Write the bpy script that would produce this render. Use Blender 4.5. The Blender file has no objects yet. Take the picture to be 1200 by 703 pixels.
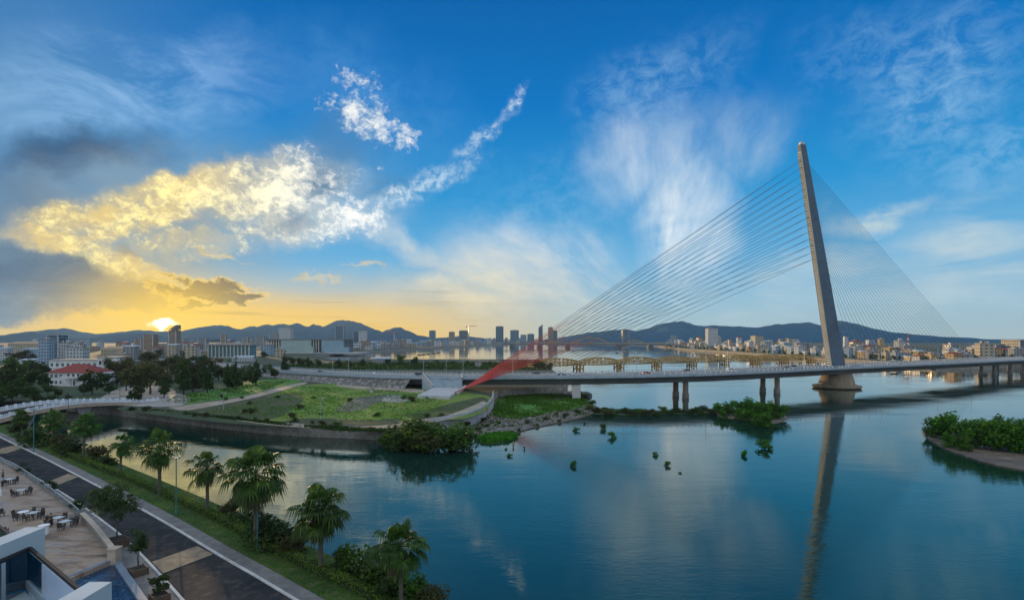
import bpy, bmesh, math, random
from mathutils import Vector, Matrix, noise as mnoise
from mathutils.geometry import tessellate_polygon

random.seed(7)
R = math.radians
scene = bpy.context.scene
COL = scene.collection

# ---------------------------------------------------------------- camera model
FPX, HY, CX, CAMZ = 650.0, 397.0, 600.0, 30.0      # focal length / horizon row / centre column of the photograph (px of 1200)

def G(px, py, z=0.0):
    """photo pixel -> point on the horizontal plane z"""
    Y = FPX * (CAMZ - z) / (py - HY)
    return Vector(((px - CX) * Y / FPX, Y, z))

def V(px, py, Y):
    """photo pixel at depth Y"""
    return Vector(((px - CX) * Y / FPX, Y, CAMZ - (py - HY) * Y / FPX))

def lin(r, g, b):
    f = lambda c: c / 12.92 if c <= 0.04045 else ((c + 0.055) / 1.055) ** 2.4
    return (f(r / 255.0), f(g / 255.0), f(b / 255.0), 1.0)

cam = bpy.data.cameras.new("camera")
cam.sensor_width = 36.0
cam.lens = 36.0 * FPX / 1200.0
cam.shift_y = (HY - 351.5) / 1200.0
cam.clip_start = 0.1
cam.clip_end = 60000
camo = bpy.data.objects.new("camera", cam)
COL.objects.link(camo)
camo.location = (0, 0, CAMZ)
camo.rotation_euler = (R(90), 0, 0)
scene.camera = camo

# ---------------------------------------------------------------- object helpers
def tag(o, label=None, cat=None, group=None, kind=None):
    if label: o["label"] = label
    if cat: o["category"] = cat
    if group: o["group"] = group
    if kind: o["kind"] = kind
    return o

def thing(name, label, cat, loc=(0, 0, 0), rz=0.0, group=None, scale=1.0):
    o = bpy.data.objects.new(name, None)
    o.empty_display_size = 0.5
    COL.objects.link(o)
    o.location = loc
    o.rotation_euler = (0, 0, rz)
    if scale != 1.0:
        o.scale = (scale,) * 3 if not hasattr(scale, "__len__") else scale
    return tag(o, label, cat, group)

CHILDREN = {}
def copy_thing(src, loc, rz=0.0, label=None, group=None, scale=1.0):
    def cp(o, parent):
        c = o.copy()
        COL.objects.link(c)
        if parent is not None:
            c.parent = parent
            CHILDREN.setdefault(parent.name, []).append(c)
        for ch in list(CHILDREN.get(o.name, [])):
            cp(ch, c)
        return c
    r = cp(src, None)
    r.location = loc
    r.rotation_euler = (0, 0, rz)
    r.scale = (scale,) * 3 if not hasattr(scale, "__len__") else scale
    if label: r["label"] = label
    if group: r["group"] = group
    return r

class MB:
    def __init__(self):
        self.v = []; self.f = []; self.m = []
        self.M = None; self.mi = 0
    def add(self, vs, fs, mi=None):
        b = len(self.v)
        if self.M is not None:
            vs = [self.M @ Vector(p) for p in vs]
        self.v.extend([tuple(p) for p in vs])
        for f in fs:
            self.f.append(tuple(i + b for i in f))
            self.m.append(self.mi if mi is None else mi)
        return self
    def box(self, x0, x1, y0, y1, z0, z1, mi=None):
        return self.add([(x0,y0,z0),(x1,y0,z0),(x1,y1,z0),(x0,y1,z0),(x0,y0,z1),(x1,y0,z1),(x1,y1,z1),(x0,y1,z1)],
                        [(0,3,2,1),(4,5,6,7),(0,1,5,4),(1,2,6,5),(2,3,7,6),(3,0,4,7)], mi)
    def cbox(self, c, s, mi=None):
        return self.box(c[0]-s[0]/2, c[0]+s[0]/2, c[1]-s[1]/2, c[1]+s[1]/2, c[2]-s[2]/2, c[2]+s[2]/2, mi)
    def tube(self, p, q, r0, r1=None, n=8, cap=True, mi=None):
        p = Vector(p); q = Vector(q); r1 = r0 if r1 is None else r1
        d = (q - p).normalized()
        a = d.cross(Vector((0, 0, 1)))
        if a.length < 1e-4: a = Vector((1, 0, 0))
        a.normalize(); b = d.cross(a)
        vs = []
        for c, r in ((p, r0), (q, r1)):
            for i in range(n):
                t = 2 * math.pi * i / n
                vs.append(c + a * math.cos(t) * r + b * math.sin(t) * r)
        fs = [(i, (i + 1) % n, n + (i + 1) % n, n + i) for i in range(n)]
        if cap: fs += [tuple(range(n - 1, -1, -1)), tuple(range(n, 2 * n))]
        return self.add(vs, fs, mi)
    def bar(self, p, q, w, h, mi=None):
        """rectangular bar p->q, w sideways, h upwards"""
        p = Vector(p); q = Vector(q)
        d = (q - p).normalized()
        a = d.cross(Vector((0, 0, 1)))
        if a.length < 1e-4: a = Vector((1, 0, 0))
        a.normalize(); b = a.cross(d)
        vs = []
        for c in (p, q):
            for sa, sb in ((-1,-1),(1,-1),(1,1),(-1,1)):
                vs.append(c + a * sa * w / 2 + b * sb * h / 2)
        return self.add(vs, [(0,1,5,4),(1,2,6,5),(2,3,7,6),(3,0,4,7),(3,2,1,0),(4,5,6,7)], mi)
    def lathe(self, prof, n=16, c=(0, 0, 0), mi=None):
        vs = []
        for r, z in prof:
            for i in range(n):
                t = 2 * math.pi * i / n
                vs.append((c[0] + r * math.cos(t), c[1] + r * math.sin(t), c[2] + z))
        fs = []
        for k in range(len(prof) - 1):
            for i in range(n):
                fs.append((k*n+i, k*n+(i+1) % n, (k+1)*n+(i+1) % n, (k+1)*n+i))
        fs.append(tuple(range(n - 1, -1, -1)))
        fs.append(tuple((len(prof)-1)*n + i for i in range(n)))
        return self.add(vs, fs, mi)
    def prism(self, poly, z0, z1, mi=None, side_mi=None, bottom=False):
        """poly: list of (x,y) any winding; top filled by tessellation"""
        n = len(poly)
        area = sum(poly[i][0]*poly[(i+1) % n][1] - poly[(i+1) % n][0]*poly[i][1] for i in range(n))
        if area < 0: poly = list(reversed(poly))
        tris = tessellate_polygon([[Vector((p[0], p[1], 0)) for p in poly]])
        top = [(p[0], p[1], z1) for p in poly]
        fs = []
        for t in tris:
            a, b, c = [Vector(top[i]) for i in t]
            fs.append(tuple(t) if (b - a).cross(c - a).z > 0 else tuple(reversed(t)))
        self.add(top, fs, mi)
        if z0 is not None:
            vs = top + [(p[0], p[1], z0) for p in poly]
            self.add(vs, [(n+i, n+(i+1) % n, (i+1) % n, i) for i in range(n)], side_mi if side_mi is not None else mi)
            if bottom:
                self.add([(p[0], p[1], z0) for p in poly], [tuple(reversed(f)) for f in fs], mi)
        return self
    def ribbon(self, A, B, mi=None):
        """strip between two polylines of equal length"""
        n = len(A)
        vs = [tuple(p) for p in A] + [tuple(p) for p in B]
        fs = []
        for i in range(n - 1):
            f = (i, i+1, n+i+1, n+i)
            a, b, c = Vector(vs[f[0]]), Vector(vs[f[1]]), Vector(vs[f[2]])
            fs.append(f if (b-a).cross(c-a).z >= 0 else tuple(reversed(f)))
        return self.add(vs, fs, mi)
    def sweep(self, path, prof, closed_prof=True, mi=None, cap=True, flip=False):
        """sweep a (side, up) profile along a 3D path, side = horizontal right normal"""
        rows = []
        n = len(path)
        for i in range(n):
            a = Vector(path[max(0, i-1)]); b = Vector(path[min(n-1, i+1)])
            d = (b - a); d.z = 0; d.normalize()
            s = Vector((d.y, -d.x, 0))
            rows.append([Vector(path[i]) + s * pr[0] + Vector((0, 0, pr[1])) for pr in prof])
        m = len(prof); vs = [p for r in rows for p in r]; fs = []
        for i in range(n - 1):
            for j in range(m if closed_prof else m - 1):
                k = (j + 1) % m
                f = (i*m+j, i*m+k, (i+1)*m+k, (i+1)*m+j)
                fs.append(tuple(reversed(f)) if flip else f)
        if cap and closed_prof:
            fs.append(tuple(range(m))); fs.append(tuple(range((n-1)*m + m - 1, (n-1)*m - 1, -1)))
        return self.add(vs, fs, mi)
    def build(self, name, mats, parent=None, origin=None, smooth=False, fixn=False):
        me = bpy.data.meshes.new(name)
        vs = self.v
        if origin is not None:
            ox, oy, oz = origin
            vs = [(p[0]-ox, p[1]-oy, p[2]-oz) for p in vs]
        me.from_pydata(vs, [], self.f)
        if not isinstance(mats, (list, tuple)): mats = [mats]
        for m in mats: me.materials.append(m)
        if len(mats) > 1: me.polygons.foreach_set("material_index", self.m)
        if smooth: me.polygons.foreach_set("use_smooth", [True] * len(me.polygons))
        if fixn:
            bm = bmesh.new(); bm.from_mesh(me)
            bmesh.ops.recalc_face_normals(bm, faces=bm.faces)
            bm.to_mesh(me); bm.free()
        me.update()
        o = bpy.data.objects.new(name, me)
        COL.objects.link(o)
        if parent is not None:
            o.parent = parent
            CHILDREN.setdefault(parent.name, []).append(o)
        elif origin is not None:
            o.location = origin
        return o

def catmull(pts, sub=6):
    pts = [Vector(p) for p in pts]
    out = []
    n = len(pts)
    for i in range(n - 1):
        p0 = pts[max(0, i-1)]; p1 = pts[i]; p2 = pts[i+1]; p3 = pts[min(n-1, i+2)]
        for k in range(sub):
            t = k / sub
            out.append(0.5 * ((2*p1) + (p2-p0)*t + (2*p0-5*p1+4*p2-p3)*t*t + (3*p1-p0-3*p2+p3)*t*t*t))
    out.append(pts[-1])
    return out

def resample(path, n):
    path = [Vector(p) for p in path]
    L = [0.0]
    for i in range(1, len(path)): L.append(L[-1] + (path[i]-path[i-1]).length)
    out = []; j = 0
    for k in range(n):
        s = L[-1] * k / (n - 1)
        while j < len(L) - 2 and L[j+1] < s: j += 1
        t = (s - L[j]) / max(1e-9, L[j+1]-L[j])
        out.append(path[j].lerp(path[j+1], min(1, max(0, t))))
    return out

def path_len(path):
    return sum((Vector(path[i+1]) - Vector(path[i])).length for i in range(len(path)-1))

def offset_path(path, d):
    out = []; n = len(path)
    for i in range(n):
        a = Vector(path[max(0, i-1)]); b = Vector(path[min(n-1, i+1)])
        t = b - a; t.z = 0; t.normalize()
        out.append(Vector(path[i]) + Vector((t.y, -t.x, 0)) * d)
    return out

# ---------------------------------------------------------------- material helpers
class NT:
    """small wrapper that wires nodes"""
    def __init__(self, tree): self.t = tree
    def new(self, typ, ins=None, **props):
        n = self.t.nodes.new(typ)
        for k, v in props.items(): setattr(n, k, v)
        if ins:
            for k, v in ins.items(): self.set(n.inputs[k], v)
        return n
    def set(self, sock, v):
        if isinstance(v, bpy.types.NodeSocket): self.t.links.new(v, sock)
        elif isinstance(v, bpy.types.Node): self.t.links.new(v.outputs[0], sock)
        else: sock.default_value = v
    def math(self, op, a, b=None, c=None, clamp=False):
        n = self.t.nodes.new("ShaderNodeMath"); n.operation = op; n.use_clamp = clamp
        for i, x in enumerate((a, b, c)):
            if x is not None: self.set(n.inputs[i], x)
        return n.outputs[0]
    def mix(self, fac, a, b, blend="MIX"):
        n = self.t.nodes.new("ShaderNodeMix"); n.data_type = "RGBA"; n.blend_type = blend
        n.clamp_factor = True
        self.set(n.inputs[0], fac); self.set(n.inputs[6], a); self.set(n.inputs[7], b)
        return n.outputs[2]
    def ramp(self, fac, stops, interp="LINEAR"):
        n = self.t.nodes.new("ShaderNodeValToRGB")
        cr = n.color_ramp; cr.interpolation = interp
        while len(cr.elements) < len(stops): cr.elements.new(0.5)
        for e, (p, c) in zip(cr.elements, stops):
            e.position = p; e.color = c
        self.set(n.inputs[0], fac)
        return n.outputs[0]
    def maprange(self, v, a, b, c=0.0, d=1.0, smooth=False):
        n = self.t.nodes.new("ShaderNodeMapRange")
        if smooth: n.interpolation_type = "SMOOTHSTEP"
        for i, x in enumerate((v, a, b, c, d)): self.set(n.inputs[i], x)
        return n.outputs[0]
    def noise(self, vec, scale, detail=4.0, rough=0.55, dist=0.0, dims="3D"):
        n = self.t.nodes.new("ShaderNodeTexNoise"); n.noise_dimensions = dims
        if vec is not None: self.set(n.inputs["Vector"], vec)
        n.inputs["Scale"].default_value = scale
        n.inputs["Detail"].default_value = detail
        n.inputs["Roughness"].default_value = rough
        n.inputs["Distortion"].default_value = dist
        return n.outputs[0]
    def vmath(self, op, a, b=None):
        n = self.t.nodes.new("ShaderNodeVectorMath"); n.operation = op
        self.set(n.inputs[0], a)
        if b is not None: self.set(n.inputs[1], b)
        return n
    def mapping(self, vec, loc=(0,0,0), rot=(0,0,0), scale=(1,1,1), typ="POINT"):
        n = self.t.nodes.new("ShaderNodeMapping"); n.vector_type = typ
        self.set(n.inputs[0], vec)
        n.inputs[1].default_value = loc; n.inputs[2].default_value = rot; n.inputs[3].default_value = scale
        return n.outputs[0]

MATS = {}
def newmat(name):
    m = bpy.data.materials.new(name); m.use_nodes = True
    t = m.node_tree; t.nodes.clear()
    nt = NT(t)
    out = t.nodes.new("ShaderNodeOutputMaterial")
    MATS[name] = m
    return m, nt, out

def pmat(name, c1, c2=None, scale=1.0, rough=0.7, bump=0.0, bscale=None, metal=0.0, spec=0.4, detail=5.0, coord="Object", c3=None, lo=0.35, hi=0.65, rand=0.0):
    """principled with two or three noise-mixed tones and bump"""
    m, nt, out = newmat(name)
    p = nt.new("ShaderNodeBsdfPrincipled")
    p.inputs["Roughness"].default_value = rough
    p.inputs["Metallic"].default_value = metal
    p.inputs["Specular IOR Level"].default_value = spec
    tc = nt.new("ShaderNodeTexCoord"); vec = tc.outputs[coord]
    c = tuple(c1)
    if c2 is not None:
        n = nt.noise(vec, scale, detail, 0.6)
        col = nt.mix(nt.maprange(n, lo, hi), tuple(c1), tuple(c2))
        if c3 is not None:
            n2 = nt.noise(vec, scale * 4.3, detail, 0.65)
            col = nt.mix(nt.maprange(n2, 0.5, 0.72), col, tuple(c3))
        c = col
    if rand:
        oi = nt.new("ShaderNodeObjectInfo")
        h = nt.new("ShaderNodeHueSaturation", {"Color": c})
        nt.set(h.inputs["Value"], nt.maprange(oi.outputs["Random"], 0, 1, 1 - rand, 1 + rand))
        c = h.outputs[0]
    nt.set(p.inputs["Base Color"], c)
    if bump:
        nb = nt.noise(vec, bscale or scale * 6, 6.0, 0.65)
        b = nt.new("ShaderNodeBump", {"Height": nb}); b.inputs["Strength"].default_value = bump
        b.inputs["Distance"].default_value = 0.1
        nt.set(p.inputs["Normal"], b.outputs[0])
    nt.set(out.inputs[0], p.outputs[0])
    return m

def leafmat(name, c1, c2, c3=None, trans=0.35, rough=0.55):
    """foliage: every leaf clump its own tone, a little light passes through"""
    m, nt, out = newmat(name)
    geo = nt.new("ShaderNodeNewGeometry")
    oi = nt.new("ShaderNodeObjectInfo")
    r = geo.outputs["Random Per Island"]
    tc = nt.new("ShaderNodeTexCoord")
    n = nt.noise(tc.outputs["Object"], 0.55, 2.0, 0.5)
    f = nt.math("ADD", nt.math("MULTIPLY", r, 0.6), nt.math("MULTIPLY", nt.maprange(n, 0.3, 0.7), 0.4))
    stops = [(0.0, tuple(c1)), (0.7, tuple(c2)), (1.0, tuple(c3 or c2))]
    col = nt.ramp(f, stops)
    h = nt.new("ShaderNodeHueSaturation", {"Color": col})
    nt.set(h.inputs["Value"], nt.maprange(oi.outputs["Random"], 0, 1, 0.75, 1.25))
    nt.set(h.inputs["Hue"], nt.maprange(oi.outputs["Random"], 0, 1, 0.485, 0.515))
    p = nt.new("ShaderNodeBsdfPrincipled", {"Base Color": h.outputs[0]})
    p.inputs["Roughness"].default_value = rough
    p.inputs["Specular IOR Level"].default_value = 0.25
    tr = nt.new("ShaderNodeBsdfTranslucent", {"Color": h.outputs[0]})
    mx = nt.new("ShaderNodeMixShader", {0: trans, 1: p.outputs[0], 2: tr.outputs[0]})
    nt.set(out.inputs[0], mx.outputs[0])
    return m

def winmat(name, wall, glass, pu=3.0, pz=3.2, du=0.55, dz=0.5, zoff=0.9, uoff=0.0, strip=False, rough=0.75, stain=0.3):
    """plaster facade with a regular grid of recessed-looking glass, for buildings too far to model window by window"""
    m, nt, out = newmat(name)
    tc = nt.new("ShaderNodeTexCoord")
    sep = nt.new("ShaderNodeSeparateXYZ", {0: tc.outputs["Object"]})
    u = nt.math("ADD", nt.math("ADD", sep.outputs[0], sep.outputs[1]), uoff + 500 * pu)
    fu = nt.math("FRACT", nt.math("DIVIDE", u, pu))
    fz = nt.math("FRACT", nt.math("DIVIDE", nt.math("SUBTRACT", sep.outputs[2], zoff), pz))
    iu = nt.math("LESS_THAN", fu, du) if not strip else 1.0
    iz = nt.math("LESS_THAN", fz, dz)
    geo = nt.new("ShaderNodeNewGeometry")
    sn = nt.new("ShaderNodeSeparateXYZ", {0: geo.outputs["Normal"]})
    side = nt.math("LESS_THAN", nt.math("ABSOLUTE", sn.outputs[2]), 0.5)
    above = nt.math("GREATER_THAN", sep.outputs[2], zoff)
    mask = nt.math("MULTIPLY", nt.math("MULTIPLY", iu, iz), nt.math("MULTIPLY", side, above))
    oi = nt.new("ShaderNodeObjectInfo")
    n = nt.noise(tc.outputs["Object"], 0.25, 5.0, 0.65)
    wl = nt.mix(nt.math("MULTIPLY", nt.maprange(n, 0.45, 0.75), stain), tuple(wall), tuple([c * 0.5 for c in wall[:3]] + [1]))
    # each pane: lighter or darker glass / curtain
    wn = nt.new("ShaderNodeTexWhiteNoise"); wn.noise_dimensions = "3D"
    cb = nt.new("ShaderNodeCombineXYZ", {0: nt.math("FLOOR", nt.math("DIVIDE", u, pu)), 1: nt.math("FLOOR", nt.math("DIVIDE", nt.math("SUBTRACT", sep.outputs[2], zoff), pz)), 2: oi.outputs["Random"]})
    nt.set(wn.inputs[0], cb.outputs[0])
    gl = nt.mix(nt.maprange(wn.outputs[0], 0.55, 1.0), tuple(glass), tuple([min(1, c * 3.0 + 0.03) for c in glass[:3]] + [1]))
    col = nt.mix(mask, wl, gl)
    p = nt.new("ShaderNodeBsdfPrincipled", {"Base Color": col})
    nt.set(p.inputs["Roughness"], nt.maprange(mask, 0, 1, rough, 0.12))
    b = nt.new("ShaderNodeBump", {"Height": nt.math("MULTIPLY", mask, -1.0)}); b.inputs["Strength"].default_value = 0.5
    b.inputs["Distance"].default_value = 0.15
    nt.set(p.inputs["Normal"], b.outputs[0])
    nt.set(out.inputs[0], p.outputs[0])
    return m
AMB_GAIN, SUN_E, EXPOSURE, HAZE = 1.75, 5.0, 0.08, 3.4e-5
# ---------------------------------------------------------------- sky, sun
SUN_AZ, SUN_EL = math.degrees(math.atan((190 - CX) / FPX)), 2.4

def pc(px, py):
    dx = (px - CX) / FPX
    return (math.degrees(math.atan(dx)), math.degrees(math.atan((HY - py) / FPX / math.sqrt(1 + dx*dx))))

world = bpy.data.worlds.new("World")
scene.world = world
world.use_nodes = True
wt = world.node_tree; wt.nodes.clear()
W = NT(wt)
STR = 0.1
def K(c, k=1.0):                      # colour as seen -> radiance for a background of strength STR
    l = lin(*c)
    return (l[0]*k/STR, l[1]*k/STR, l[2]*k/STR, 1.0)

tc = W.new("ShaderNodeTexCoord")
dirv = tc.outputs["Generated"]
sx = W.new("ShaderNodeSeparateXYZ", {0: dirv})
X, Y, Z = sx.outputs
az = W.math("MULTIPLY", W.math("ARCTAN2", X, Y), 57.29578)
el = W.math("MULTIPLY", W.math("ARCSINE", Z), 57.29578)
ae = W.new("ShaderNodeCombineXYZ", {0: az, 1: el}).outputs[0]

# domain warp so that no edge is a clean ellipse
def warpv(scale, amount, detail=4.0, seed=0.0):
    n = wt.nodes.new("ShaderNodeTexNoise"); n.noise_dimensions = "3D"
    W.set(n.inputs["Vector"], W.mapping(ae, loc=(seed, seed*0.7, seed*1.3)))
    n.inputs["Scale"].default_value = scale; n.inputs["Detail"].default_value = detail; n.inputs["Roughness"].default_value = 0.6
    c = W.vmath("SUBTRACT", n.outputs["Color"], (0.5, 0.5, 0.5)).outputs[0]
    s = W.vmath("MULTIPLY", c, (amount, amount, 0)).outputs[0]
    return W.vmath("ADD", ae, s).outputs[0]
aw = warpv(0.12, 9.0, 5.0, 3.0)       # broad, soft
aw2 = warpv(0.45, 3.0, 6.0, 11.0)     # fine

def blob(cx, cy, rx, ry, rot=0.0, soft=1.0, vec=None, hard=0.0):
    c = pc(cx, cy); a = R(rot)
    e1 = pc(cx + rx*math.cos(a), cy - rx*math.sin(a)); e2 = pc(cx - ry*math.sin(a), cy - ry*math.cos(a))
    d1 = (e1[0]-c[0], e1[1]-c[1]); d2 = (e2[0]-c[0], e2[1]-c[1])
    ang = math.atan2(d1[1], d1[0])
    m = W.mapping(vec or aw, loc=(c[0], c[1], 0), rot=(0, 0, ang), scale=(math.hypot(*d1), math.hypot(*d2), 1), typ="TEXTURE")
    L = W.vmath("LENGTH", m).outputs["Value"]
    return W.maprange(L, hard, 1.0, soft, 0.0, smooth=True)

def union(*ms):
    r = ms[0]
    for m in ms[1:]: r = W.math("MAXIMUM", r, m)
    return r

# --- base: Nishita dome, pulled towards the deep evening blue of the picture
sky = wt.nodes.new("ShaderNodeTexSky")
sky.sky_type = "NISHITA"; sky.sun_disc = False
sky.sun_elevation = R(SUN_EL); sky.sun_rotation = R(SUN_AZ)
sky.altitude = 10; sky.air_density = 1.0; sky.dust_density = 0.6; sky.ozone_density = 3.0
nish = W.new("ShaderNodeHueSaturation", {"Color": sky.outputs[0]}); nish.inputs["Saturation"].default_value = 1.25; nish.inputs["Value"].default_value = 0.6

f = W.maprange(el, 0, 60)
grad = W.ramp(f, [(0.0, K((176, 196, 196))), (0.06, K((148, 190, 212))), (0.14, K((98, 172, 218))), (0.24, K((36, 146, 208))),
                  (0.38, K((0, 116, 192))), (0.52, K((0, 98, 172))), (0.75, K((0, 86, 160))), (1.0, K((10, 88, 160)))])
col = W.mix(0.03, grad, nish.outputs[0])
# left part of the dome is greyer and dimmer behind the cloud bank
lf = W.math("MULTIPLY", W.maprange(az, -22, -46, 0, 1, smooth=True), W.maprange(el, 30, 12, 0.35, 0.8, smooth=True))
col = W.mix(lf, col, K((98, 138, 172)))

# --- sun glow
sd = (math.sin(R(SUN_AZ))*math.cos(R(1.5)), math.cos(R(SUN_AZ))*math.cos(R(1.5)), math.sin(R(1.5)))
daz = W.math("SUBTRACT", az, SUN_AZ)
# golden band along the horizon, widest near the sun
hb = W.math("MULTIPLY", W.maprange(el, 8.0, 0.5, 0, 1, smooth=True), W.maprange(W.math("ABSOLUTE", W.math("SUBTRACT", az, -23.0)), 10, 38, 1, 0, smooth=True))
hbn = W.noise(W.mapping(ae, scale=(0.06, 0.9, 1)), 1.0, 5.0, 0.6)
col = W.mix(W.math("MULTIPLY", hb, W.maprange(hbn, 0.3, 0.62, 0.75, 1.0)), col, K((238, 200, 118)))
hb2 = W.math("MULTIPLY", W.maprange(el, 5.0, 0.5, 0, 1, smooth=True), W.maprange(W.math("ABSOLUTE", W.math("SUBTRACT", az, -26.0)), 4, 27, 1, 0, smooth=True))
col = W.mix(W.math("MULTIPLY", hb2, 0.95), col, K((255, 200, 16), 1.1))

# --- cirrus (plane-projected noise gives the streaks their perspective)
pl = W.new("ShaderNodeCombineXYZ", {0: W.math("DIVIDE", X, W.math("ADD", W.math("MAXIMUM", Z, 0.0), 0.12)),
                                    1: W.math("DIVIDE", Y, W.math("ADD", W.math("MAXIMUM", Z, 0.0), 0.12))}).outputs[0]
n1 = W.noise(W.mapping(pl, rot=(0, 0, R(28)), scale=(0.9, 0.32, 1)), 2.0, 9.0, 0.62, 0.9)
n2 = W.noise(W.mapping(ae, rot=(0, 0, R(-58)), scale=(0.03, 0.16, 1)), 1.6, 8.0, 0.62, 0.6)
n3 = W.noise(W.mapping(ae, rot=(0, 0, R(12)), scale=(0.05, 0.24, 1)), 1.3, 8.0, 0.62, 0.5)
n4 = W.noise(W.mapping(ae, scale=(0.3, 0.42, 1)), 1.5, 9.0, 0.68, 0.4)
fc = pc(775, 372)
fd = W.vmath("SUBTRACT", warpv(0.10, 3.5, 4.0, 21.0), (fc[0], fc[1], 0)).outputs[0]
fs_ = W.new("ShaderNodeSeparateXYZ", {0: fd})
fang = W.math("ARCTAN2", fs_.outputs[1], fs_.outputs[0]); frad = W.vmath("LENGTH", fd).outputs["Value"]
nr1 = W.noise(W.new("ShaderNodeCombineXYZ", {0: W.math("MULTIPLY", fang, 3.6), 1: W.math("MULTIPLY", frad, 0.075)}).outputs[0], 1.0, 9.0, 0.62, 0.35)
feather = union(blob(798, 240, 80, 150, 14, 0.95, hard=0.1), blob(735, 190, 60, 95, -40, 0.75), blob(850, 165, 125, 70, 30, 0.5), blob(790, 275, 42, 110, 12, 1.0, hard=0.1))
cir1 = W.math("MULTIPLY", feather, W.maprange(W.math("ADD", W.math("MULTIPLY", nr1, 0.6), W.math("MULTIPLY", n1, 0.4)), 0.35, 0.62, 0.12, 1.0))
low = union(blob(620, 312, 150, 75, -14, 0.95, hard=0.15), blob(560, 345, 220, 30, -4, 0.85), blob(470, 285, 150, 30, -24, 0.75), blob(560, 320, 90, 50, -10, 0.8), blob(690, 350, 90, 40, 0, 0.6))
cir2 = W.math("MULTIPLY", low, W.maprange(W.math("ADD", W.math("MULTIPLY", nr1, 0.75), W.math("MULTIPLY", n3, 0.25)), 0.36, 0.64, 0.05, 0.95))
rt = union(blob(1120, 300, 230, 80, 6, 1.0), blob(1010, 250, 90, 26, 12, 0.95), blob(960, 310, 120, 40, 6, 0.7), blob(1090, 350, 220, 40, 3, 0.7), blob(900, 350, 160, 40, 8, 0.75))
cir3 = W.math("MULTIPLY", rt, W.maprange(n3, 0.38, 0.62, 0.05, 0.95))
hi_ = union(blob(1085, 105, 190, 115, 35, 0.75), blob(1150, 190, 160, 100, 10, 0.7), blob(770, 100, 170, 80, 30, 0.55), blob(640, 250, 150, 100, 0, 0.35), blob(1000, 60, 120, 60, 20, 0.4))
cir4 = W.math("MULTIPLY", hi_, W.maprange(n4, 0.40, 0.62, 0.1, 1.0))
upl = union(blob(120, 110, 300, 105, 8, 0.75), blob(60, 190, 260, 80, 4, 0.5))
cir5 = W.math("MULTIPLY", upl, W.maprange(W.noise(W.mapping(ae, rot=(0,0,R(-25)), scale=(0.1, 0.22, 1)), 1.2, 9.0, 0.66, 0.5), 0.40, 0.62, 0.1, 1.0))
warm = W.maprange(W.math("ABSOLUTE", W.math("SUBTRACT", az, -12.0)), 4, 34, 1, 0, smooth=True)
warm = W.math("MULTIPLY", warm, W.maprange(el, 14, 3, 0, 1, smooth=True))
ccol = W.mix(warm, K((214, 226, 234)), K((248, 226, 178)))
col = W.mix(W.math("MULTIPLY", cir4, 0.72), col, K((150, 194, 228)))
col = W.mix(cir5, col, K((146, 188, 230)))
col = W.mix(cir1, col, K((222, 233, 240)))
col = W.mix(cir2, col, ccol)
col = W.mix(cir3, col, W.mix(warm, K((190, 208, 214)), K((240, 222, 180))))

# --- slate bank behind the bright cloud (left)
nd = W.noise(W.mapping(ae, scale=(0.07, 0.15, 1)), 1.5, 6.0, 0.6, 0.3)
bank = union(blob(92, 188, 150, 52, 6, 1.0, None, .2), blob(30, 230, 140, 70, 0, 0.65), blob(330, 205, 220, 65, 22, 0.6))
col = W.mix(W.math("MULTIPLY", bank, W.maprange(nd, 0.3, 0.6, 0.55, 0.95)), col, K((44, 84, 124)))

# --- the bright, broken cloud band
g1 = W.noise(W.mapping(aw2, rot=(0, 0, R(20)), scale=(0.55, 1.0, 1)), 0.52, 10.0, 0.68, 0.25)
g2 = W.noise(W.mapping(aw2, scale=(0.7, 1.0, 1)), 0.3, 8.0, 0.62, 0.2)
gf = W.noise(W.mapping(ae, scale=(0.8, 1.0, 1), loc=(9, 4, 0)), 1.4, 8.0, 0.7, 0.3)
band = union(blob(215, 232, 255, 52, 20, 1.0, aw2, .25), blob(85, 268, 120, 52, 6, 0.95, aw2, .2), blob(330, 228, 165, 72, 8, 1.08, aw2, .2), blob(375, 258, 165, 54, 6, 1.0, aw2, .2),
             blob(140, 318, 120, 48, -24, 0.85, aw2, .2), blob(440, 234, 100, 26, 14, 0.8, aw2), blob(230, 285, 190, 40, 4, 0.72, aw2, .1))
fb = W.math("ADD", W.math("MULTIPLY", g1, 0.55), W.math("MULTIPLY", gf, 0.45))
def cover(mask, lo, hi, gain=2.4, bias=0.5):
    d = W.math("ADD", mask, W.math("MULTIPLY", W.math("SUBTRACT", fb, bias), gain))
    return W.math("MULTIPLY", W.maprange(d, lo, hi, 0, 1, smooth=True), W.maprange(mask, 0.0, 0.22))
leftw = W.maprange(az, -34, -15, 1, 0, smooth=True)
veil = W.math("MULTIPLY", blob(230, 250, 330, 120, 14, 0.85, aw, .1), W.maprange(nd, 0.3, 0.65, 0.5, 0.95))
col = W.mix(veil, col, W.mix(leftw, K((128, 166, 196)), K((150, 160, 160))))
haze_in = W.math("MULTIPLY", W.maprange(band, 0.2, 0.95, 0, 1, smooth=True), W.maprange(az, -38, -16, 0.78, 0.5))
col = W.mix(W.math("MULTIPLY", haze_in, W.maprange(g2, 0.38, 0.58, 0.35, 1.0)), col, W.mix(leftw, K((206, 214, 214)), K((250, 214, 120))))
bm_ = cover(band, 0.62, 1.40, 3.9)
bcol = W.mix(leftw, K((250, 249, 242), 1.1), K((255, 236, 158), 1.2))
gsh = W.noise(W.mapping(aw2, scale=(0.7, 1.05, 1), loc=(0.0, -0.9, 0)), 0.52, 9.0, 0.68, 0.25)      # the same billows seen a little lower: undersides
under = W.maprange(W.math("SUBTRACT", gsh, g1), 0.0, 0.14, 0, 0.8, smooth=True)
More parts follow.
